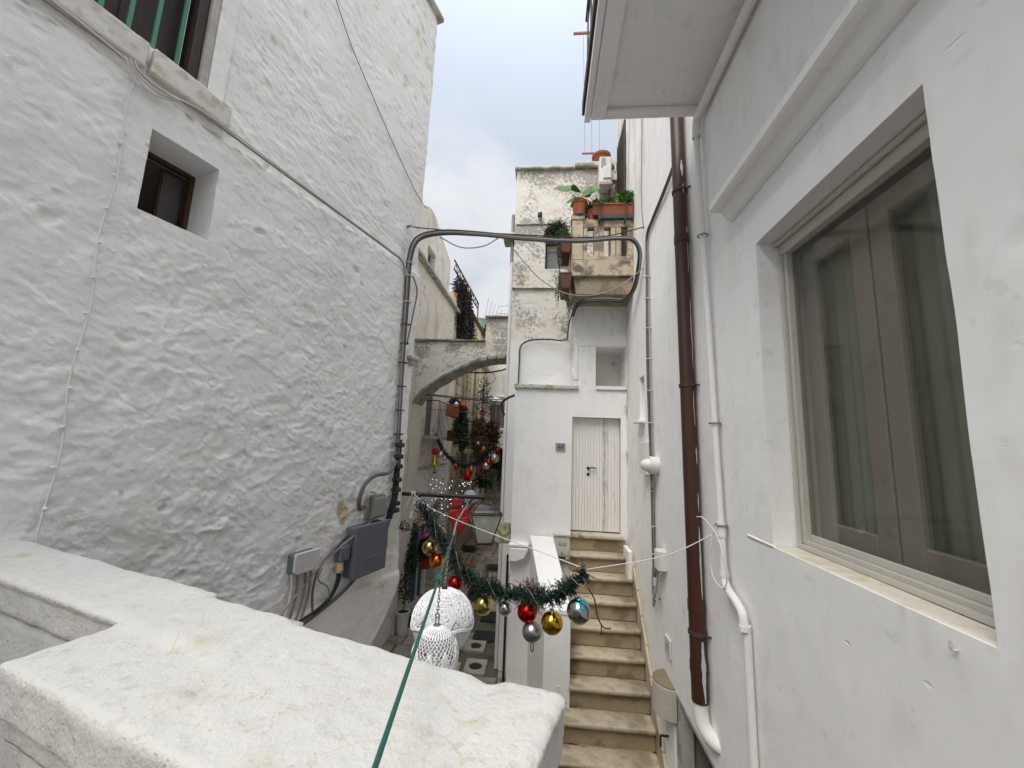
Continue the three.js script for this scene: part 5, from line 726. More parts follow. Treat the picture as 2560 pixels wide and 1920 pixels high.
{ const t = thing('rail_planter', 'long terracotta planter of green geraniums hooked on the balcony rail', 'planter', [0.96, 3.62, -5.95]);
  part('trough', extrude([[-0.09, 0], [0.09, 0], [0.115, 0.17], [-0.115, 0.17]], 0.62, 0.008).rotateY(Math.PI / 2).translate(-0.30, 0.02, 0), M.planterBrown2 ?? (M.planterBrown2 = std(0.30, 0.095, 0.05, { map: TX.stoneMap })), t); part('rim', bx(-0.31, 0.33, 0.172, 0.20, -0.125, 0.125, 0.008), M.planterBrown2, t);
  part('saucer_tray', bx(-0.22, 0.33, -0.05, 0.015, -0.10, 0.10, 0.01), std(0.06, 0.075, 0.08), t);
  for (const x of [-0.2, 0.2]) part('hook_bracket', [bx(x - 0.012, x + 0.012, -0.10, 0.22, 0.128, 0.142, 0.003), bx(x - 0.012, x + 0.012, -0.11, -0.098, -0.1, 0.142, 0.003)], M.rust, t);
  part('foliage', [bushGeo([-0.05, 0.25, 0], 0.28, 0.09, 0.12, 260, 0.06, 0.055), bushGeo([0.22, 0.32, 0.02], 0.13, 0.17, 0.13, 260, 0.08, 0.07), bushGeo([-0.22, 0.22, 0.06], 0.1, 0.08, 0.1, 90, 0.06, 0.05, 0.4)], M.leafBright2 ?? (M.leafBright2 = std(0.10, 0.21, 0.05)), t); }
{ const t = thing('rosemary_bush', 'bushy grey green rosemary growing over the balcony side', 'plant', [0.16, 3.36, -6.35]); part('trough', bx(-0.05, 0.15, -0.02, 0.12, -0.25, 0.25, 0.01), M.planterBrown, t); part('foliage', [bushGeo([-0.05, 0.24, 0.05], 0.25, 0.19, 0.3, 2600, 0.055, 0.010), bushGeo([-0.18, 0.14, 0.1], 0.13, 0.12, 0.2, 800, 0.05, 0.010)], std(0.055, 0.085, 0.05), t); part('fresh_shoots', bushGeo([0.02, 0.07, 0.28], 0.12, 0.07, 0.08, 160, 0.05, 0.03), M.leafBright, t); }
for (const [y, lab] of [[3.02, 'upper brown flower trough hanging outside the stone balcony'], [2.42, 'lower brown flower trough hanging below the stone balcony side']]) { const t = thing('hanging_trough', lab, 'planter', [0.25, y, -6.1]);
  part('trough', extrude([[-0.065, 0], [0.065, 0], [0.09, 0.24], [-0.09, 0.24]], 0.5, 0.006).translate(0, 0, -0.3), M.planterBrown, t); part('rim', bx(-0.098, 0.098, 0.242, 0.27, -0.31, 0.21, 0.006), M.planterBrown, t); for (const x of [-0.05, 0, 0.05]) part('rib', bx(x - 0.006, x + 0.006, 0.02, 0.235, 0.201, 0.212, 0.002), M.planterBrown, t);
  part('cage_bar', [cyl([-0.10, -0.05, 0.18], [-0.10, 0.42, 0.18], 0.008, 0.008, 6), cyl([-0.10, -0.02, -0.28], [-0.10, 0.42, -0.28], 0.008, 0.008, 6)], M.darkMetal, t); part('foliage', [trailGeo(-0.11, 0.22, 0.1, 0.04, 0.2, 0.4, 8, 0.05, 0.025), bushGeo([0, 0.28, 0], 0.1, 0.05, 0.2, 90, 0.05, 0.02)], y > 2.7 ? M.leafMid : std(0.13, 0.17, 0.07), t); }
solo('wall_weed', trailGeo(0.30, 2.35, -6.05, 0.05, 0.05, 0.25, 7, 0.06, 0.02), M.leafMid, 'green weed sprouting under the stone balcony corner', 'plant');

// ------------------------------------------------------------------ street lamp on the left corner
{ const t = thing('street_lamp', 'wrought iron bracket lamp with a tapered glass lantern over the lane', 'street lamp'), z = -5.0, Y = -0.69;
  part('arm', cyl([-1.80, Y - 0.005, z], [-0.745, Y + 0.0, z], 0.024), M.darkMetal, t); part('end_drop', [cyl([-0.765, Y, z], [-0.765, Y - 0.09, z], 0.016), ball(-0.755, Y, z, 0.026)], M.darkMetal, t);
  part('wall_plate', bx(-1.85, -1.835, -1.25, -0.50, z - 0.02, z + 0.02, 0.003), M.darkMetal, t);
  const spiral = (cx, cy, R, dir) => tube(Array.from({ length: 40 }, (_, i) => { const a = i / 39 * 4.2 * Math.PI * dir + Math.PI / 2, r = R * (1 - i / 39 * 0.82); return [cx + Math.cos(a) * r, cy + Math.sin(a) * r, z]; }), 0.007, 6, 100);
  part('scroll', [spiral(-1.56, Y - 0.135, 0.105, 1)], M.darkMetal, t); part('scroll', [spiral(-1.30, Y - 0.115, 0.09, -1)], M.darkMetal, t); part('scroll', [spiral(-1.56, Y - 0.36, 0.10, -1)], M.darkMetal, t); part('scroll', [spiral(-1.73, Y - 0.40, 0.07, 1)], M.darkMetal, t);
  part('brace', tube([[-1.84, Y - 0.42, z], [-1.6, Y - 0.43, z], [-1.42, Y - 0.32, z], [-1.2, Y - 0.17, z], [-0.98, Y - 0.08, z], [-0.88, Y - 0.03, z]], 0.009, 6, 60), M.darkMetal, t); part('ring', [torus(-0.94, Y - 0.05, z, 0.03, 0.006), torus(-1.03, Y - 0.05, z, 0.03, 0.006)], M.darkMetal, t);
  const cx = -0.735, yt = -0.865, yb = -1.215, a0 = 0.30, frus = (y0, y1, r0, r1) => { const g = new THREE.CylinderGeometry(r1, r0, y1 - y0, 4, 1, true); g.rotateY(Math.PI / 4 + a0); g.translate(cx, (y0 + y1) / 2, z); return g; };
  const lan = part('lantern_rim', frus(yt, yt + 0.02, 0.262, 0.262), M.rust, t); part('lantern_foot', frus(yb - 0.02, yb, 0.122, 0.126), M.rust, lan); part('lantern_cap', [bx(cx - 0.09, cx + 0.09, -0.765, -0.748, z - 0.09, z + 0.09, 0.004), bx(cx - 0.05, cx + 0.05, -0.748, -0.735, z - 0.05, z + 0.05, 0.004)], M.rust, lan);
  const cor = (k, y, r) => V(cx + Math.cos(k * Math.PI / 2 + a0 + Math.PI / 4) * r, y, z - Math.sin(k * Math.PI / 2 + a0 + Math.PI / 4) * r);
  for (let k = 0; k < 4; k++) { const c0 = cor(k, yb, 0.125), c1 = cor(k, yt, 0.262), d0 = cor(k + 1, yb, 0.125), d1 = cor(k + 1, yt, 0.262), r0 = cor(k, yt + 0.01, 0.25), r1 = cor(k, -0.757, 0.125), e0 = cor(k + 1, yt + 0.01, 0.25), e1 = cor(k + 1, -0.757, 0.125);
    part('corner_bar', cyl(c0, c1, 0.009, 0.009, 6), M.rust, lan); part('top_bar', cyl(r0, r1, 0.009, 0.009, 6), M.rust, lan); part('rim_bar', cyl(c1, d1, 0.013, 0.013, 6), M.rust, lan); part('foot_bar', cyl(c0, d0, 0.008, 0.008, 6), M.rust, lan); part('pin', cyl(c0, c0.clone().add(V(0, -0.04, 0)), 0.007, 0.004, 6), M.rust, lan);
    const quad = (a, b, c, d) => { const g = new THREE.BufferGeometry(); g.setAttribute('position', new THREE.Float32BufferAttribute([...a.toArray(), ...b.toArray(), ...c.toArray(), ...a.toArray(), ...c.toArray(), ...d.toArray()], 3)); g.setAttribute('uv', new THREE.Float32BufferAttribute([0, 0, 1, 0, 1, 1, 0, 0, 1, 1, 0, 1], 2)); g.computeVertexNormals(); return g; };
    part('glass_pane', quad(c0, d0, d1, c1), M.lampGlass, lan); part('roof_pane', quad(r0, e0, e1, r1), M.pane, lan); }
  part('bulb', ball(cx, -1.0, z, 0.05, 12, 10, 1.4), std(0.7, 0.7, 0.66), lan);
}
{ const t = thing('number_tag', 'narrow white tag with red digits hanging from the lamp bracket', 'tag', [-1.63, -0.83, -4.96]); t.rotation.z = -0.18; part('plate', bx(-0.022, 0.022, -0.15, 0.10, -0.002, 0.002, 0.001), M.lampWhite, t); part('digits', new THREE.PlaneGeometry(0.24, 0.038).rotateZ(-Math.PI / 2).translate(0, -0.025, 0.0035), new THREE.MeshStandardMaterial({ map: textTexture('0106', 300, 48, '#8c2a24', '#c9c5bf', 'bold 46px sans-serif') }), t); part('cord', cyl([0, 0.10, 0], [0.04, 0.16, 0], 0.002, 0.002, 4), M.string, t); }
// ------------------------------------------------------------------ Christmas garlands
function garlandGeo(pts, n, len, needles, nl, nw) {
  const c = new THREE.CatmullRomCurve3(pts.map(p => V(...p)), false, 'centripetal'), pos = [], posB = [];
  for (let i = 0; i < n; i++) {
    const tt = rnd(), p = c.getPointAt(tt), tg = c.getTangentAt(tt), d = rdir(); d.addScaledVector(tg, -d.dot(tg)).normalize().addScaledVector(tg, rr(-0.6, 0.6)).normalize();
    const L = len * rr(0.4, 1.1) * (0.8 + 0.9 * noise(tt * 24, 5)); const out = rnd() < 0.75 ? pos : posB;
    for (let k = 0; k < needles; k++) { const f = (k + rnd()) / needles, b = p.clone().addScaledVector(d, L * f), e = rdir(); e.addScaledVector(d, -e.dot(d)).normalize().addScaledVector(d, 0.7).normalize(); const s = d.clone().cross(e).normalize().multiplyScalar(nw / 2), tip = b.clone().addScaledVector(e, nl * rr(0.7, 1.2) * (1.05 - 0.4 * f)); out.push(b.x - s.x, b.y - s.y, b.z - s.z, b.x + s.x, b.y + s.y, b.z + s.z, tip.x, tip.y, tip.z); }
  }
  const mk = a => { const g = new THREE.BufferGeometry(); g.setAttribute('position', new THREE.Float32BufferAttribute(a, 3)); g.computeVertexNormals(); return g; };
  return [mk(pos), mk(posB), c];
}
{
  const t = thing('garland', 'green artificial pine garland hung from the lamp bracket towards the stairs', 'garland');
  const P = [[-1.50, -0.80, -4.83], [-1.36, -0.92, -4.74], [-1.21, -1.08, -4.64], [-1.03, -1.24, -4.52], [-0.80, -1.42, -4.38], [-0.64, -1.46, -4.27], [-0.42, -1.46, -4.12], [-0.21, -1.43, -3.99], [-0.037, -1.41, -3.88], [0.107, -1.35, -3.79], [0.258, -1.20, -3.69], [0.371, -1.08, -3.614]];
  const [a, b, c] = garlandGeo(P, 1250, 0.15, 50, 0.024, 0.0065);
  part('needles', a, M.pine, t); part('light_needles', b, M.pineLight, t); part('stem', new THREE.TubeGeometry(c, 120, 0.008, 6), M.cableBlack, t);
  for (let k = 0; k < 3; k++) part('light_wire', tube(Array.from({ length: 60 }, (_, i) => { const q = c.getPointAt(i / 59), w = i * 0.55 + k * 2.1; return q.add(V(0, Math.cos(w) * 0.085, Math.sin(w) * 0.085)); }), 0.0035, 4, 240), k === 1 ? M.cableLight : M.cable, t);
  for (let i = 0; i < 26; i++) { const q = c.getPointAt(0.34 + rnd() * 0.1).add(rdir().multiplyScalar(0.11)); if (i < 12) part('berry_twig', cyl(q, q.clone().add(V(rr(-0.08, 0.08), rr(0.05, 0.12), rr(-0.05, 0.05))), 0.003, 0.002, 4), M.red, t); }
  const r0 = c.getPointAt(0.72); for (let i = 0; i < 8; i++) part('berry_twig', cyl(r0.clone().add(V(rr(-0.1, 0.15), 0.03, rr(-0.05, 0.05))), r0.clone().add(V(rr(-0.14, 0.2), rr(0.10, 0.16), rr(-0.06, 0.06))), 0.004, 0.003, 4), std(0.30, 0.08, 0.08), t);
  part('loose_end', [tube([[0.39, -1.20, -3.60], [0.44, -1.28, -3.60], [0.47, -1.42, -3.60], [0.52, -1.50, -3.60], [0.58, -1.505, -3.60]], 0.006, 5, 30), tube([[0.50, -1.49, -3.60], [0.50, -1.56, -3.60]], 0.005, 5)], M.cableBlack, t);
}
const bauble = (x, y, z, r, mat, label, group, sy = 1) => { const t = thing('bauble', label, 'ornament', [x, y, z], group); part('ball', ball(0, 0, 0, r, 32, 24, sy), mat, t); part('cap', cyl([0, r * sy * 0.96, 0], [0, r * sy + r * 0.18, 0], r * 0.2, r * 0.18, 12), M.ballSilver, t); part('hanger', tube([[0, r * sy + r * 0.15, 0], [0.004, r * sy + r * 0.4, 0], [0, r * sy + r * 0.75, 0]], 0.003, 5, 8), M.ballSilver, t); return t; };
{
  const two = (top, bot, px) => std(1, 1, 1, { metalness: 1, roughness: 0.17, map: texture(128, (u, v) => { const k = smooth(0.62, 0.86, v + 0.10 * Math.sin(u * 6.28 * 2 + px)); return [0, 1, 2].map(i => mix(bot[i], top[i], k)); }, 1) });
  bauble(-0.598, -1.643, -4.242, 0.098, two([0.85, 0.62, 0.2], [0.74, 0.72, 0.40], 1), 'large yellow gold bauble under the middle of the pine garland');
  bauble(-0.354, -1.60, -4.084, 0.066, M.ballSilver, 'small shiny silver bauble between gold and red ones');
  bauble(-0.135, -1.56, -3.942, 0.092, two([0.72, 0.05, 0.03], [0.80, 0.10, 0.05], 2), 'glossy red bauble hanging above a grey silver one');
  bauble(-0.084, -1.712, -3.909, 0.090, std(0.42, 0.42, 0.43, { metalness: 1, roughness: 0.34 }), 'dull grey silver bauble hanging below the red one');
  bauble(0.094, -1.575, -3.793, 0.097, two([0.86, 0.70, 0.24], [0.76, 0.62, 0.20], 3), 'shiny pale gold bauble beside the red bauble');
  bauble(0.317, -1.405, -3.649, 0.103, two([0.36, 0.78, 0.84], [0.70, 0.69, 0.68], 4), 'turquoise and silver bauble at the stair end of the garland');
  bauble(-1.31, -1.24, -4.69, 0.088, two([0.80, 0.74, 0.46], [0.72, 0.68, 0.44], 5), 'pale gold bauble beside the pink geraniums');
  bauble(-1.20, -1.36, -4.63, 0.085, two([0.75, 0.08, 0.03], [0.85, 0.5, 0.08], 6), 'red and orange bauble tucked under the steep part of garland');
  bauble(-0.94, -1.53, -4.46, 0.085, std(0.50, 0.015, 0.012, { metalness: 0.85, roughness: 0.16 }), 'dark red bauble above the white lace balls');
  const p = thing('pompom', 'dark grey fluffy pompom behind the large lace ball', 'ornament', [-0.70, -1.57, -4.32]); part('fluff', bushGeo([0, 0, 0], 0.085, 0.10, 0.085, 900, 0.03, 0.008), std(0.035, 0.03, 0.035), p);
}
{ const t = thing('white_string', 'white string tying the garland to the lamp bracket and the wall pipe', 'string'), K = [0.375, -1.055, -3.612];
  part('left_string', tube([[-1.66, -0.665, -4.96], [-1.38, -0.80, -4.78], K], 0.0045, 5, 30), M.string, t); part('right_string', tube([K, [0.95, -0.80, -3.24], [1.235, -0.585, -3.06]], 0.004, 5, 30), M.string, t);
  part('knot', [torus(-1.66, -0.69, -4.985, 0.03, 0.008, 0, Math.PI / 2), torus(-1.63, -0.69, -4.985, 0.03, 0.006, 0, Math.PI / 2 + 0.2)], M.string, t);
  part('loop', tube([[1.21, -0.56, -3.07], [1.20, -0.66, -3.06], [1.19, -0.80, -3.07], [1.20, -0.90, -3.02], [1.22, -0.92, -2.94], [1.22, -0.84, -2.88], [1.21, -0.70, -2.90], [1.21, -0.60, -2.98], [1.21, -0.55, -3.08], [1.18, -0.50, -3.16], [1.17, -0.51, -3.24]], 0.0045, 5, 80), M.string, t);
  part('trailing_end', [tube([[-1.66, -0.70, -4.95], [-1.70, -0.80, -4.93], [-1.78, -1.0, -4.92], [-1.83, -1.12, -4.9]], 0.004, 5, 20), tube([[-1.62, -0.72, -4.95], [-1.50, -0.84, -4.92], [-1.47, -0.95, -4.90], [-1.49, -1.02, -4.9]], 0.004, 5, 20), tube([[-1.22, -0.98, -4.68], [-1.13, -1.05, -4.66], [-1.11, -1.16, -4.64], [-1.05, -1.24, -4.62]], 0.004, 5, 20)], M.string, t); }
{ // big red fabric heart behind the lamp arm
  const t = thing('red_heart', 'puffed red fabric heart hanging behind the iron lamp bracket', 'ornament', [-1.14, -1.06, -5.45]); t.scale.setScalar(0.72);
  const s = new THREE.Shape(); s.moveTo(0.0, -0.24); s.bezierCurveTo(-0.10, -0.16, -0.21, -0.02, -0.20, 0.10); s.bezierCurveTo(-0.17, 0.24, -0.03, 0.24, 0, 0.12); s.bezierCurveTo(0.04, 0.27, 0.22, 0.22, 0.22, 0.06); s.bezierCurveTo(0.2, -0.06, 0.1, -0.14, 0, -0.24);
  const g = new THREE.ExtrudeGeometry(s, { depth: 0.05, bevelEnabled: true, bevelThickness: 0.05, bevelSize: 0.03, bevelOffset: -0.03, bevelSegments: 5, curveSegments: 16 }); part('heart', g, M.red, t, [0, 0, -0.05], [0, 0.2, 0.12]);
  part('bow', roughSlab(0.18, 0.2, 0.06, 0.03, 0.02, 0.02).deleteAttribute('color'), M.red, t, [-0.07, 0.30, 0]); part('ribbon', tube([[0.0, -0.2, 0], [-0.03, -0.35, 0], [-0.02, -0.5, 0]], 0.012, 6), M.rust, t); part('stitched_stripe', [0, 1, 2].map(i => tube([[-0.06 + i * 0.03, 0.10 - i * 0.09, 0.075], [0.05, 0.04 - i * 0.05, 0.09], [0.16, 0.06 - i * 0.06, 0.06]], 0.004, 4)), std(0.5, 0.25, 0.22), t); part('hanger', cyl([-0.06, 0.36, 0], [-0.03, 0.47, 0.4], 0.003, 0.003, 4), M.string, t); }
// ------------------------------------------------------------------ lace balls on the green wire
{ const t = thing('green_wire', 'green plastic coated wire stretched from the terrace to the lamp bracket', 'wire'), A = V(-0.986, -0.742, -5.0), B = V(-0.232, -0.466, -0.62), at = k => A.clone().lerp(B, k);
  part('wire', tube([at(0.55), at(0.7), at(1), at(1.25)], 0.0048, 8, 30), M.greenWire, t); part('steel_end', tube([at(0.0).add(V(0, 0.03, 0)), at(0.05).add(V(0.03, 0.0, 0)), at(0.3).add(V(0.008, 0, 0)), at(0.45).add(V(-0.006, 0.01, 0)), at(0.57)], 0.007, 6, 40), M.galv, t);
  for (const k of [0.663, 0.785]) part('knot', cyl(at(k - 0.008), at(k + 0.008), 0.011, 0.011, 10), M.greenWire, t); }
function chain(t, a, b, n, r) { for (let i = 0; i < n; i++) { const p = a.clone().lerp(b, (i + 0.5) / n), g = new THREE.TorusGeometry(r, r * 0.26, 6, 14); g.scale(0.75, 1.45, 1); if (i % 2) g.rotateY(Math.PI / 2); g.rotateY(0.5); g.translate(p.x, p.y, p.z); part('chain_link', g, M.galv, t); } }
const sph = (th, ph, r) => V(r * Math.sin(th) * Math.sin(ph), r * Math.cos(th), r * Math.sin(th) * Math.cos(ph));   // th from the top, ph round, 0 faces +z
{ // large ball: crocheted doily over a translucent globe
  const r = 0.155, c = V(-0.497, -0.905, -2.10), t = thing('lace_ball', 'large white lace ball with doily cap over a translucent globe', 'ornament', c.toArray());
  part('globe', ball(0, 0, 0, r * 0.965, 40, 30), M.globe, t);
  const onS = (dir, a, b, rr_ = r) => { const d = dir.clone().normalize(), e = V(0, 1, 0).cross(d).normalize(), f = d.clone().cross(e); return d.multiplyScalar(Math.cos(Math.hypot(a, b))).addScaledVector(e, Math.sin(a)).addScaledVector(f, Math.sin(b)).normalize().multiplyScalar(rr_); };
  const loop = (pts, w) => { const cu = new THREE.CatmullRomCurve3([...pts], true, 'centripetal'); return new THREE.TubeGeometry(cu, pts.length * 3, w, 5, true); };
  const motif = dir => { const gs = []; const poly = (R, n, rot, w, wob = 0) => { const p = []; for (let i = 0; i < n; i++) { const a = i / n * 6.283 + rot, rad = R * (1 + wob * Math.cos(6 * a)); p.push(onS(dir, Math.cos(a) * rad, Math.sin(a) * rad, r * 1.0)); } gs.push(loop(p, w)); };
    for (const [R, w] of [[0.50, 0.0026], [0.455, 0.0022], [0.40, 0.0030], [0.345, 0.0020]]) { const p = []; for (let i = 0; i < 36; i++) { const a = i / 36 * 6.283, h = Math.cos(Math.PI / 6) / Math.cos(((a % (Math.PI / 3)) + Math.PI / 3) % (Math.PI / 3) - Math.PI / 6); p.push(onS(dir, Math.cos(a) * R * h, Math.sin(a) * R * h)); } gs.push(loop(p, w)); }
    poly(0.05, 10, 0, 0.0026); poly(0.085, 14, 0, 0.0018); for (let k = 0; k < 6; k++) { const a = k * Math.PI / 3 + 0.2, q = []; for (let i = 0; i < 14; i++) { const b = i / 14 * 6.283; q.push(onS(dir, Math.cos(a) * 0.19 + Math.cos(b) * 0.085, Math.sin(a) * 0.19 + Math.sin(b) * 0.085)); } gs.push(loop(q, 0.0030)); const q2 = q.map((_, i) => { const b = i / 14 * 6.283; return onS(dir, Math.cos(a) * 0.19 + Math.cos(b) * 0.045, Math.sin(a) * 0.19 + Math.sin(b) * 0.045); }); gs.push(loop(q2, 0.0026)); }
    poly(0.30, 30, 0, 0.0022, 0.05); for (let k = 0; k < 40; k++) { const a = k / 40 * 6.283; gs.push(new THREE.TubeGeometry(new THREE.LineCurve3(onS(dir, Math.cos(a) * 0.30, Math.sin(a) * 0.30), onS(dir, Math.cos(a) * 0.43, Math.sin(a) * 0.43)), 1, 0.0014, 4)); }
    return merge(gs); };
  for (const [th, ph] of [[1.12, 0.12], [1.02, 1.15], [1.05, -0.95], [0.25, 0.3], [1.05, 2.2], [1.05, -2.0], [1.05, 3.2]]) part('doily_motif', motif(sph(th, ph, 1)), M.thread, t);
  // close crochet ground between the motifs and the scalloped hem
  const net = []; for (let k = 0; k < 60; k++) { const q = []; for (let i = 0; i <= 20; i++) { const th = 0.12 + i / 20 * 1.46, ph = k / 60 * 6.283 + 0.05 * Math.sin(i * 1.57 + (k % 2) * Math.PI); q.push(sph(th, ph, r * 0.992)); } net.push(tube(q, 0.0016, 4, 40)); } for (let j = 0; j < 11; j++) { const th = 0.15 + j * 0.137, q = []; for (let i = 0; i < 60; i++) q.push(sph(th + 0.01 * Math.sin(i * 3), i / 60 * 6.283, r * 0.992)); net.push(loop(q, 0.0015)); } part('crochet_ground', net, M.thread, t);
  const hem = []; for (let j = 0; j < 3; j++) { const q = []; for (let i = 0; i < 90; i++) { const ph = i / 90 * 6.283; q.push(sph(1.60 + 0.07 * Math.sin(ph * 5 + 1) - j * 0.03 + 0.012 * Math.cos(ph * 40), ph, r * 1.004)); } hem.push(loop(q, 0.0028)); } part('hem', hem, M.thread, t);
  part('cap', [cyl([0, r * 0.98, 0], [0, r + 0.012, 0], 0.016, 0.014, 10)], M.darkMetal, t); chain(t, V(0, r + 0.012, 0), V(0.008, 0.34, -0.02), 9, 0.008); }
{ // small ball: gathered net over a globe
  const r = 0.086, c = V(-0.395, -0.802, -1.58), t = thing('lace_ball', 'smaller white crochet net ball hanging on a chain beside the green wire', 'ornament', c.toArray());
  const th2 = []; for (let k = 0; k < 30; k++) for (const s of [1, -1]) { const q = []; for (let i = 0; i <= 26; i++) { const f = i / 26, th = 0.10 + f * 2.75, tw = f < 0.5 ? s * 0.104 * (i % 4 === 0 ? 1 : i % 4 === 2 ? -1 : 0) : s * 0.035 * Math.cos(i * 0.6); q.push(sph(th, k / 30 * 6.283 + tw, r * (1 + 0.012 * s))); } th2.push(tube(q, 0.0014, 4, 60)); } part('net', th2, M.thread, t);
  const pet = []; for (let k = 0; k < 9; k++) { const p0 = k / 9 * 6.283; for (let j = 0; j < 13; j++) { const th = 1.15 + j * 0.112, w = 0.26 * Math.sin(clamp((j + 1) / 14) * Math.PI); pet.push(new THREE.TubeGeometry(new THREE.CatmullRomCurve3([sph(th + 0.03, p0 - w, r * 1.01), sph(th, p0 - w * 0.35, r * 1.015)]), 2, 0.0016, 4), new THREE.TubeGeometry(new THREE.CatmullRomCurve3([sph(th, p0 + w * 0.35, r * 1.015), sph(th + 0.03, p0 + w, r * 1.01)]), 2, 0.0016, 4)); } for (const s of [-1, 1]) for (const m of [0.35, 1]) { const q = []; for (let j = 0; j <= 26; j++) { const th = 1.12 + j * 0.057, w = 0.22 * Math.sin(clamp(j / 26) * Math.PI); q.push(sph(th, p0 + s * m * w, r * 1.013)); } pet.push(tube(q, 0.0019, 5, 30)); } } part('crochet_petals', pet, M.thread, t);
  const gat = []; for (let k = 0; k < 30; k++) { const a = k / 30 * 6.283; gat.push(tube([sph(0.7, a, r * 1.02), sph(0.35, a + 0.05, r * 1.06), sph(0.16, a, r * 1.1)], 0.0026, 5, 8)); } part('gathered_top', gat, M.thread, t);
  part('cap', [cyl([0, r * 0.98, 0], [0, r * 1.12, 0], 0.014, 0.012, 10), cyl([-0.006, r * 1.1, 0], [-0.006, r * 1.1 + 0.035, 0], 0.003), cyl([0.006, r * 1.1, 0], [0.006, r * 1.1 + 0.035, 0], 0.003), torus(0, r * 1.1 + 0.035, 0, 0.008, 0.0025)], M.galv, t); chain(t, V(0, r * 1.22 + 0.03, 0), V(0.005, 0.28, 0.01), 11, 0.006); for (const o of t.children) if (['net', 'crochet_petals', 'gathered_top'].includes(o.name)) o.scale.y = 1.12; t.children.find(o => o.name === 'cap').position.y = r * 0.12;
}
// ------------------------------------------------------------------ lane furniture beyond the arch
{ const t = thing('white_pot_plant', 'thin shrub in a tall white pot against the lane wall', 'potted plant', [-2.80, GY, -8.35]); part('pot', lathe(potProf(0.135, 0.44, 0.1)), M.lampWhite, t); part('soil', new THREE.CylinderGeometry(0.115, 0.115, 0.02, 16).translate(0, 0.4, 0), M.soil, t); part('stem', tube([[0, 0.4, 0], [0.02, 0.8, 0], [-0.01, 1.15, 0.02]], 0.012, 6), M.brownWood, t); part('foliage', [bushGeo([0, 0.85, 0], 0.13, 0.35, 0.13, 260, 0.07, 0.03), bushGeo([0.02, 1.15, 0], 0.08, 0.25, 0.08, 90, 0.06, 0.025)], M.leafDark, t); }
{ const t = thing('geranium_pot', 'red pot of pink flowering geraniums on the wall between blue shutters and door', 'potted plant', [-2.80, -3.05, -9.72]); part('pot', lathe(potProf(0.15, 0.26, 0.2)), std(0.42, 0.03, 0.03, { roughness: 0.5 }), t); part('foliage', [bushGeo([0, 0.45, 0], 0.26, 0.32, 0.3, 700, 0.08, 0.06)], M.leafDark, t); const fl = []; for (const [x, y, z] of [[0, 0.85, 0.1], [-0.05, 0.95, 0], [0.16, 0.78, 0.05], [0.2, 0.66, -0.1], [0.05, 0.62, 0.18], [0.2, 0.9, -0.15], [0.14, 0.35, 0.15], [-0.08, 0.75, 0.15]]) fl.push(bushGeo([x, y, z], 0.08, 0.06, 0.08, 60, 0.045, 0.04)); part('flowers', fl, M.pink, t); }
for (const [z, w, h0, h1, lab] of [[-9.28, 0.16, -3.62, -2.12, 'wide weathered blue shutter board leaning open on the lane wall'], [-9.72, 0.10, -3.66, -2.05, 'narrow weathered blue shutter board behind the pink geraniums']]) { const t = thing('blue_shutter', lab, 'shutter', [-2.93, 0, z]); for (let i = 0; i < 2; i++) part('plank', bx(-0.02, 0.03, h0, h1, -w / 2 + i * w / 2 + 0.003, i * w / 2 - 0.003, 0.004), M.bluePaint, t); part('batten', bx(0.031, 0.05, (h0 + h1) / 2 - 0.04, (h0 + h1) / 2 + 0.04, -w / 2, w / 2, 0.004), M.bluePaint, t); }
solo('wall_creeper', [bushGeo([-2.85, -2.6, -8.75], 0.13, 0.5, 0.25, 420, 0.08, 0.05), bushGeo([-2.88, -2.15, -8.95], 0.09, 0.3, 0.2, 160, 0.08, 0.05)], M.leafDark, 'dark leafy climber on the lane wall beside the blue shutters', 'plant');
solo('hanging_lantern_yellow', [cyl([-2.55, -1.75, -8.2], [-2.55, -1.45, -8.2], 0.05, 0.06, 12), torus(-2.55, -1.42, -8.2, 0.03, 0.005)], std(0.5, 0.36, 0.12, { roughness: 0.5 }), 'small yellow lantern hanging on the lane wall below the lamp bracket', 'lantern');
{ const t = thing('balcony_flowers', 'ivy spilling from terracotta troughs on the first balcony past the arch', 'plant'); part('trough', bx(-2.62, -2.40, 0.62, 0.92, -10.75, -10.05, 0.02), M.terracotta, t); part('trough', bx(-2.62, -2.42, -0.02, 0.26, -10.9, -10.3, 0.02), M.planterBrown, t); part('ivy', [trailGeo(-2.38, 0.98, -10.9, 0.09, 0.30, 1.3, 46, 0.085, 0.07), bushGeo([-2.5, 1.0, -10.5], 0.13, 0.12, 0.5, 350, 0.08, 0.06), trailGeo(-2.42, 0.45, -10.5, 0.1, 0.2, 0.5, 14, 0.08, 0.06)], M.leafDark, t); part('fringe', trailGeo(-2.28, 0.5, -11.1, 0.06, 0.12, 0.9, 10, 0.05, 0.02), M.leafMid, t); }
{ const t = thing('rusty_creeper', 'thick reddish green creeper hiding the second balcony down the lane', 'plant'); part('foliage', [bushGeo([-2.4, 0.3, -14.0], 0.26, 0.75, 0.85, 1500, 0.12, 0.07, 0.6), trailGeo(-2.32, 0.2, -14.0, 0.12, 0.6, 1.5, 40, 0.10, 0.06)], M.leafRusty, t); part('green_leaves', [bushGeo([-2.25, -0.2, -14.1], 0.2, 0.6, 0.6, 700, 0.11, 0.07, 0.5)], M.leafMid, t); part('red_flowers', bushGeo([-2.35, 1.05, -14.4], 0.14, 0.12, 0.2, 50, 0.09, 0.08), M.red, t); }
{ const t = thing('brown_creeper', 'round brown leaved creeper on the last balcony of the lane', 'plant'); part('foliage', [bushGeo([-2.35, 0.25, -16.4], 0.5, 0.75, 0.7, 1800, 0.12, 0.08, 0.5)], std(0.11, 0.062, 0.035), t); }
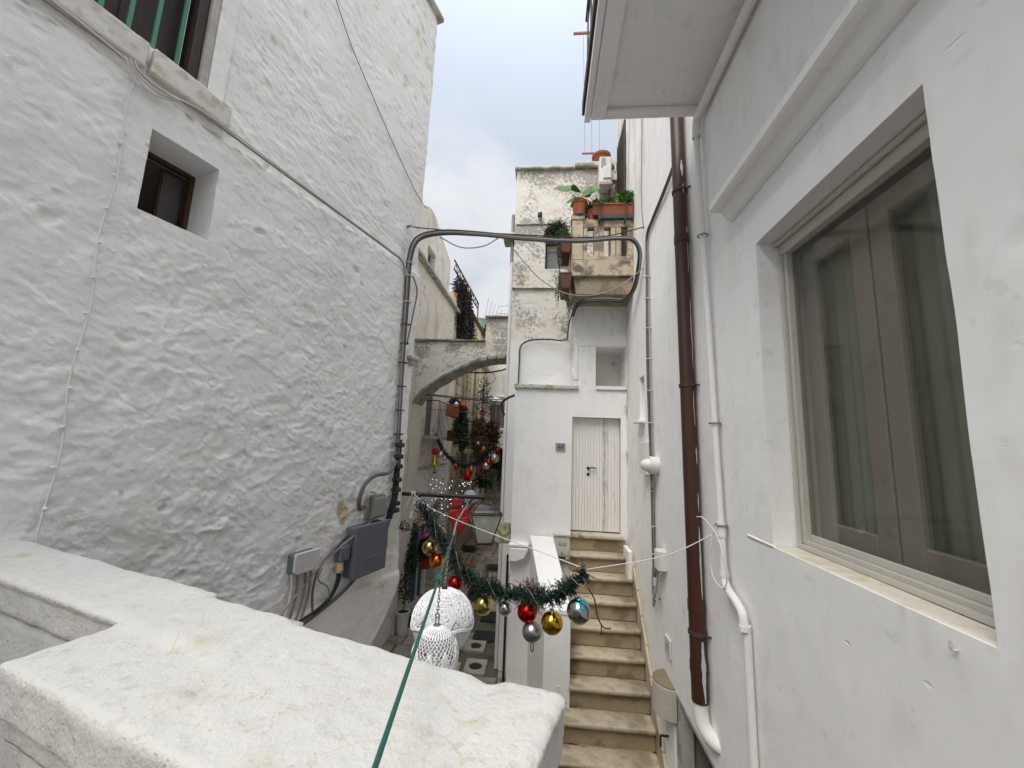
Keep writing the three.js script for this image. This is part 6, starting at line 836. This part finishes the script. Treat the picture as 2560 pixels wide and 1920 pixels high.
{ const t = thing('balcony_tree', 'slender olive tree with sparse leaves on the last balcony', 'tree', [-2.62, -0.3, -15.8]); part('trunk', tube([[0, 0, 0], [0.05, 1.0, 0], [0.0, 1.9, 0.05], [0.05, 2.6, 0]], 0.03, 6), M.brownWood, t); part('crown', [bushGeo([0.1, 1.8, 0], 0.5, 0.8, 0.5, 420, 0.13, 0.04), bushGeo([0.05, 2.5, 0], 0.3, 0.6, 0.3, 160, 0.12, 0.04)], std(0.10, 0.115, 0.075), t); }
{ const t = thing('sun_umbrella', 'small white parasol on the last balcony in front of lattice window', 'umbrella', [-2.25, -0.3, -16.8]); part('pole', cyl([0, 0, 0], [0, 2.2, 0], 0.02), M.darkMetal, t); part('canopy', new THREE.ConeGeometry(0.75, 0.3, 8, 1, true).translate(0, 2.1, 0), std(0.72, 0.70, 0.74), t); }
{ const t = thing('purple_creeper', 'dark purple creeper cascading from the roof terrace beyond the arch', 'plant'); part('foliage', [trailGeo(-2.85, 5.1, -12.5, 0.14, 0.5, 2.2, 52, 0.09, 0.055), bushGeo([-2.95, 5.0, -12.1], 0.24, 0.36, 0.5, 620, 0.09, 0.055, 0.4)], M.leafPurple, t); part('green_leaves', [trailGeo(-2.8, 4.3, -12.6, 0.15, 0.45, 1.6, 40, 0.09, 0.06), bushGeo([-2.85, 4.6, -12.2], 0.22, 0.3, 0.4, 240, 0.09, 0.06)], M.leafDark, t); }
{ const t = thing('roof_trellis', 'rusty iron lattice beam over the roof terrace', 'trellis'); const a = V(-2.97, 5.55, -11.3), b = V(-2.97, 5.75, -15.6); part('rail', cyl(a, b, 0.025, 0.025, 6), M.darkMetal, t); part('rail', cyl(a.clone().add(V(0, -0.28, 0)), b.clone().add(V(0, -0.28, 0)), 0.025, 0.025, 6), M.darkMetal, t); for (let i = 0; i < 18; i++) { const p = a.clone().lerp(b, i / 18), q = a.clone().lerp(b, (i + 1) / 18); part('lattice_bar', cyl(i % 2 ? p : p.clone().add(V(0, -0.28, 0)), i % 2 ? q.add(V(0, -0.28, 0)) : q, 0.014, 0.014, 5), M.darkMetal, t); } part('post', cyl([-2.97, 4.9, -15.6], [-2.97, 5.75, -15.6], 0.025, 0.025, 6), M.darkMetal, t); part('cross_bar', cyl([-4, 5.3, -12.6], [-2.97, 5.33, -12.6], 0.02, 0.02, 6), M.darkMetal, t); }
{ const t = thing('terrace_shrubs', 'green shrubs in pots behind the roof parapet above the lane', 'plant'); part('foliage', [bushGeo([-3.0, 5.15, -17.4], 0.3, 0.5, 0.5, 500, 0.12, 0.08)], M.leafMid, t); part('twigs', [0, 1, 2, 3, 4].map(i => cyl([-3 + i * 0.1, 5.0, -17.2 - i * 0.1], [-2.8 + i * 0.16, 6.6 - i * 0.15, -17.2], 0.012, 0.005, 5)), M.brownWood, t); part('pot', lathe(potProf(0.28, 0.4)).translate(-3.05, 4.98, -16.7), std(0.3, 0.42, 0.36), t); }
// second garland, strung inside the arch
{ const t = thing('arch_garland', 'dark pine garland swagged across the lane below the arch', 'garland'); const P = [[-2.70, 0.12, -9.5], [-2.60, -0.05, -9.5], [-2.49, -0.25, -9.5], [-2.28, -0.454, -9.5], [-2.03, -0.585, -9.5], [-1.775, -0.556, -9.5], [-1.557, -0.453, -9.5], [-1.41, -0.286, -9.5], [-1.21, -0.145, -9.5], [-0.97, -0.21, -9.5]]; const [a, b, c] = garlandGeo(P, 900, 0.11, 10, 0.035, 0.010); part('needles', a, M.pine, t); part('light_needles', b, M.pine, t); part('stem', new THREE.TubeGeometry(c, 60, 0.01, 5), M.cableBlack, t); part('support_wire', [tube([[-2.98, 0.08, -9.5], [-0.92, -0.06, -9.5]], 0.006, 4), tube([[-2.98, 1.1, -9.3], [-1.8, 1.02, -9.3], [-0.86, 1.0, -9.3]], 0.012, 5), tube([[-2.98, 0.75, -9.4], [-1.8, 0.68, -9.4], [-0.86, 0.78, -9.4]], 0.006, 4)], M.cableMid, t); }
for (const [x, y, r, m, lab] of [[-1.83, -0.83, 0.115, M.ballRed, 'largest dark red bauble low under the arch garland'], [-1.75, -0.68, 0.078, M.ballOrange, 'orange red bauble just above the largest red one'], [-2.12, -0.64, 0.06, M.ballRed, 'small red bauble at the lowest swag of the arch garland'], [-1.40, -0.57, 0.088, M.ballSilver, 'grey silver bauble near the right end of arch garland'], [-1.34, -0.50, 0.075, M.ballRed, 'red bauble half hidden behind a silver one in the arch'], [-1.20, -0.39, 0.11, std(0.55, 0.52, 0.42, { metalness: 1, roughness: 0.3 }), 'big champagne bauble at the right end of arch garland'], [-1.48, -0.19, 0.065, M.ballOrange, 'orange bauble on top of the arch garland'], [-1.14, -0.20, 0.05, M.ballRed, 'tiny red bauble above the champagne one'], [-2.52, -0.36, 0.075, M.ballSilver, 'silver bauble beside the brass coloured bell'], [-2.42, -0.45, 0.05, M.ballSilver, 'tiny silver bauble beside the arch garland steep end'], [-1.62, -0.05, 0.04, M.ballSilver, 'tiny bright silver ball on the garland support wire']]) bauble(x, y, -9.42, r, m, lab);
{ const t = thing('brass_bell', 'golden bell with a red bow hanging at the left end of arch garland', 'bell', [-2.655, -0.52, -9.42]); part('bell', lathe([[0.0, 0.15], [0.04, 0.145], [0.06, 0.10], [0.07, 0.0], [0.10, -0.07], [0.135, -0.10], [0.13, -0.105], [0.09, -0.075]]), M.ballGold, t); part('clapper', [cyl([0, 0.05, 0], [0.0, -0.22, 0], 0.01), ball(0.01, -0.26, 0, 0.03)], M.rust, t); part('bow', roughSlab(0.16, 0.14, 0.06, 0.03, 0.02, 0.03).deleteAttribute('color'), M.red, t, [0, 0.24, 0]); }
for (const [x, y, m] of [[-2.4, 0.93, M.ballSilver], [-2.22, 0.90, M.ballRed]]) bauble(x, y, -10.2, 0.08, m, m === M.ballRed ? 'red bauble above the ivy balcony' : 'silver bauble above the ivy balcony');
// fairy lights: a curtain of tiny lit bulbs on the lane wall
{ const t = thing('fairy_lights', 'curtain of tiny white fairy lights with gold balls against the lane wall', 'lights'); const bulb = new THREE.MeshStandardMaterial({ color: 0xffffff, emissive: new THREE.Color(0.9, 0.95, 1.0), emissiveIntensity: 1.3 }); const b = []; for (let i = 0; i < 70; i++) b.push(ball(rr(-2.85, -1.75), rr(-1.75, -0.80) - 0.1, -9.75 + rr(-0.2, 0.2), 0.007, 6, 5)); const q = part('bulbs', b, bulb, t); q.userData.kind = 'stuff'; const w = []; for (let i = 0; i < 9; i++) w.push(cyl([-2.85 + i * 0.13, -0.75, -9.75], [-2.83 + i * 0.13, -1.85, -9.75], 0.002, 0.002, 4)); part('drop_wires', w, M.cableMid, t); part('top_wire', cyl([-2.98, -0.73, -9.75], [-1.7, -0.76, -9.75], 0.004, 0.004, 4), M.cableMid, t); }
for (const [x, y] of [[-2.5, -0.95], [-2.05, -0.97], [-1.92, -1.02], [-2.82, -1.28], [-2.43, -1.26]]) bauble(x, y, -9.7, 0.032, M.ballGold, 'tiny gold ball among the fairy lights', 'gold balls among the fairy lights');
{ const t = thing('paper_lantern', 'pale lilac cloth lantern hanging behind the red heart', 'lantern', [-1.56, -1.22, -8.4]); part('shade', lathe([[0.02, 0.20], [0.09, 0.18], [0.15, 0.08], [0.155, -0.02], [0.12, -0.06]], 12), std(0.55, 0.55, 0.66, { roughness: 0.9 }), t); part('tail', bx(-0.06, 0.03, -0.42, -0.05, -0.01, 0.01, 0.005), std(0.55, 0.55, 0.66), t); part('hanger', cyl([0, 0.2, 0], [0, 0.5, 0], 0.003, 0.003, 4), M.string, t); }
{ const t = thing('wall_lantern', 'grey glass wall lantern on the pilaster below the arch garland', 'lantern', [-2.35, -1.0, -12.6]); part('body', new THREE.CylinderGeometry(0.2, 0.13, 0.4, 4).rotateY(0.5), std(0.35, 0.36, 0.36, { roughness: 0.3 }), t); part('cap', new THREE.ConeGeometry(0.22, 0.15, 4).rotateY(0.5).translate(0, 0.28, 0), M.darkMetal, t); part('bracket', cyl([-0.6, 0.36, 0], [0, 0.36, 0], 0.015, 0.015, 6), M.darkMetal, t); }
{ const t = thing('lane_fern', 'green fern plant on the wall by the far doorway', 'plant', [-2.2, -1.35, -14.5]); part('leaves', bushGeo([0, 0, 0], 0.45, 0.45, 0.3, 500, 0.22, 0.03, 0.5), M.leafMid, t); part('hanging_basket', lathe([[0, -0.16], [0.12, -0.12], [0.17, 0.0], [0.15, 0.0], [0.1, -0.1]], 14).translate(0, -0.1, 0), M.planterBrown, t); }
{ const t = thing('dark_trough', 'black flower trough on the low lane wall with trailing weeds', 'planter', [-1.75, -1.15, -17.2]); part('trough', bx(-0.65, 0.6, 0, 0.55, -0.15, 0.15, 0.02), M.cableBlack, t); part('weeds', [bushGeo([0, 0.65, 0], 0.7, 0.2, 0.25, 500, 0.14, 0.06), trailGeo(0.1, 0, 0.18, 0.5, 0.03, 0.9, 12, 0.10, 0.04)], M.leafDark, t); }
solo('mossy_stone_shelf', roughSlab(0.24, 0.30, 0.12, 0.02, 0.02, 0.02, q => { const k = smooth(-0.1, 0.15, fbm(q.x * 14, q.y * 14, q.z * 14, 3)); return [1 - 0.55 * k, 1 - 0.5 * k, 1 - 0.75 * k]; }).translate(-0.66, -1.45, -6.62), std(0.45, 0.42, 0.30, { vertexColors: true }), 'mossy stone block on the corner of the small door house', 'stone');
{ const t = thing('corner_console', 'white rounded plaster console on the corner below the door house', 'console', [-0.42, -1.72, -6.45]); part('top', bx(-0.12, 0.20, 0.12, 0.17, -0.06, 0.10, 0.02), M.paint, t); const g = extrude([[-0.11, 0.118], [0.19, 0.118], [0.19, 0.06], [0.13, -0.05], [0.0, -0.10], [-0.11, -0.10]], 0.13, 0.02); part('bracket', boxUV(g.translate(0, 0, -0.05)), M.paint, t); }

{ const t = thing('arch_cables', 'black cables with a hanging coil under the right end of the arch', 'cable'); part('cable', tube([[-1.95, 1.60, -8.98], [-1.5, 1.60, -9.0], [-1.1, 1.66, -9.0], [-0.82, 1.74, -9.0], [-0.76, 1.5, -9.0]], 0.018, 6, 40), M.cableBlack, t); part('coil', torus(-1.35, 1.48, -9.0, 0.13, 0.007), M.cableMid, t); part('drop', tube([[-1.48, 1.46, -9.0], [-1.52, 1.2, -9.0], [-1.56, 1.0, -9.0]], 0.006, 5), M.cableMid, t); part('second_cable', tube([[-2.95, 1.02, -8.6], [-2.0, 0.95, -8.8], [-0.8, 0.92, -9.0]], 0.012, 5, 30), M.cable, t); part('corner_cable', tube([[-0.55, 0.80, -6.6], [-0.68, 0.74, -6.62], [-0.80, 0.66, -6.9], [-0.78, 0.5, -7.2]], 0.022, 7, 24), M.cable, t); }

// ------------------------------------------------------------------ render
const renderer = new THREE.WebGLRenderer({ antialias: true });
renderer.setSize(1024, 768); renderer.toneMapping = THREE.LinearToneMapping; renderer.toneMappingExposure = EXPOSURE;
renderer.shadowMap.enabled = true; renderer.outputColorSpace = THREE.SRGBColorSpace;
scene.traverse(o => { if (o.isMesh) { o.castShadow = true; o.receiveShadow = true; } });
renderer.render(scene, camera);
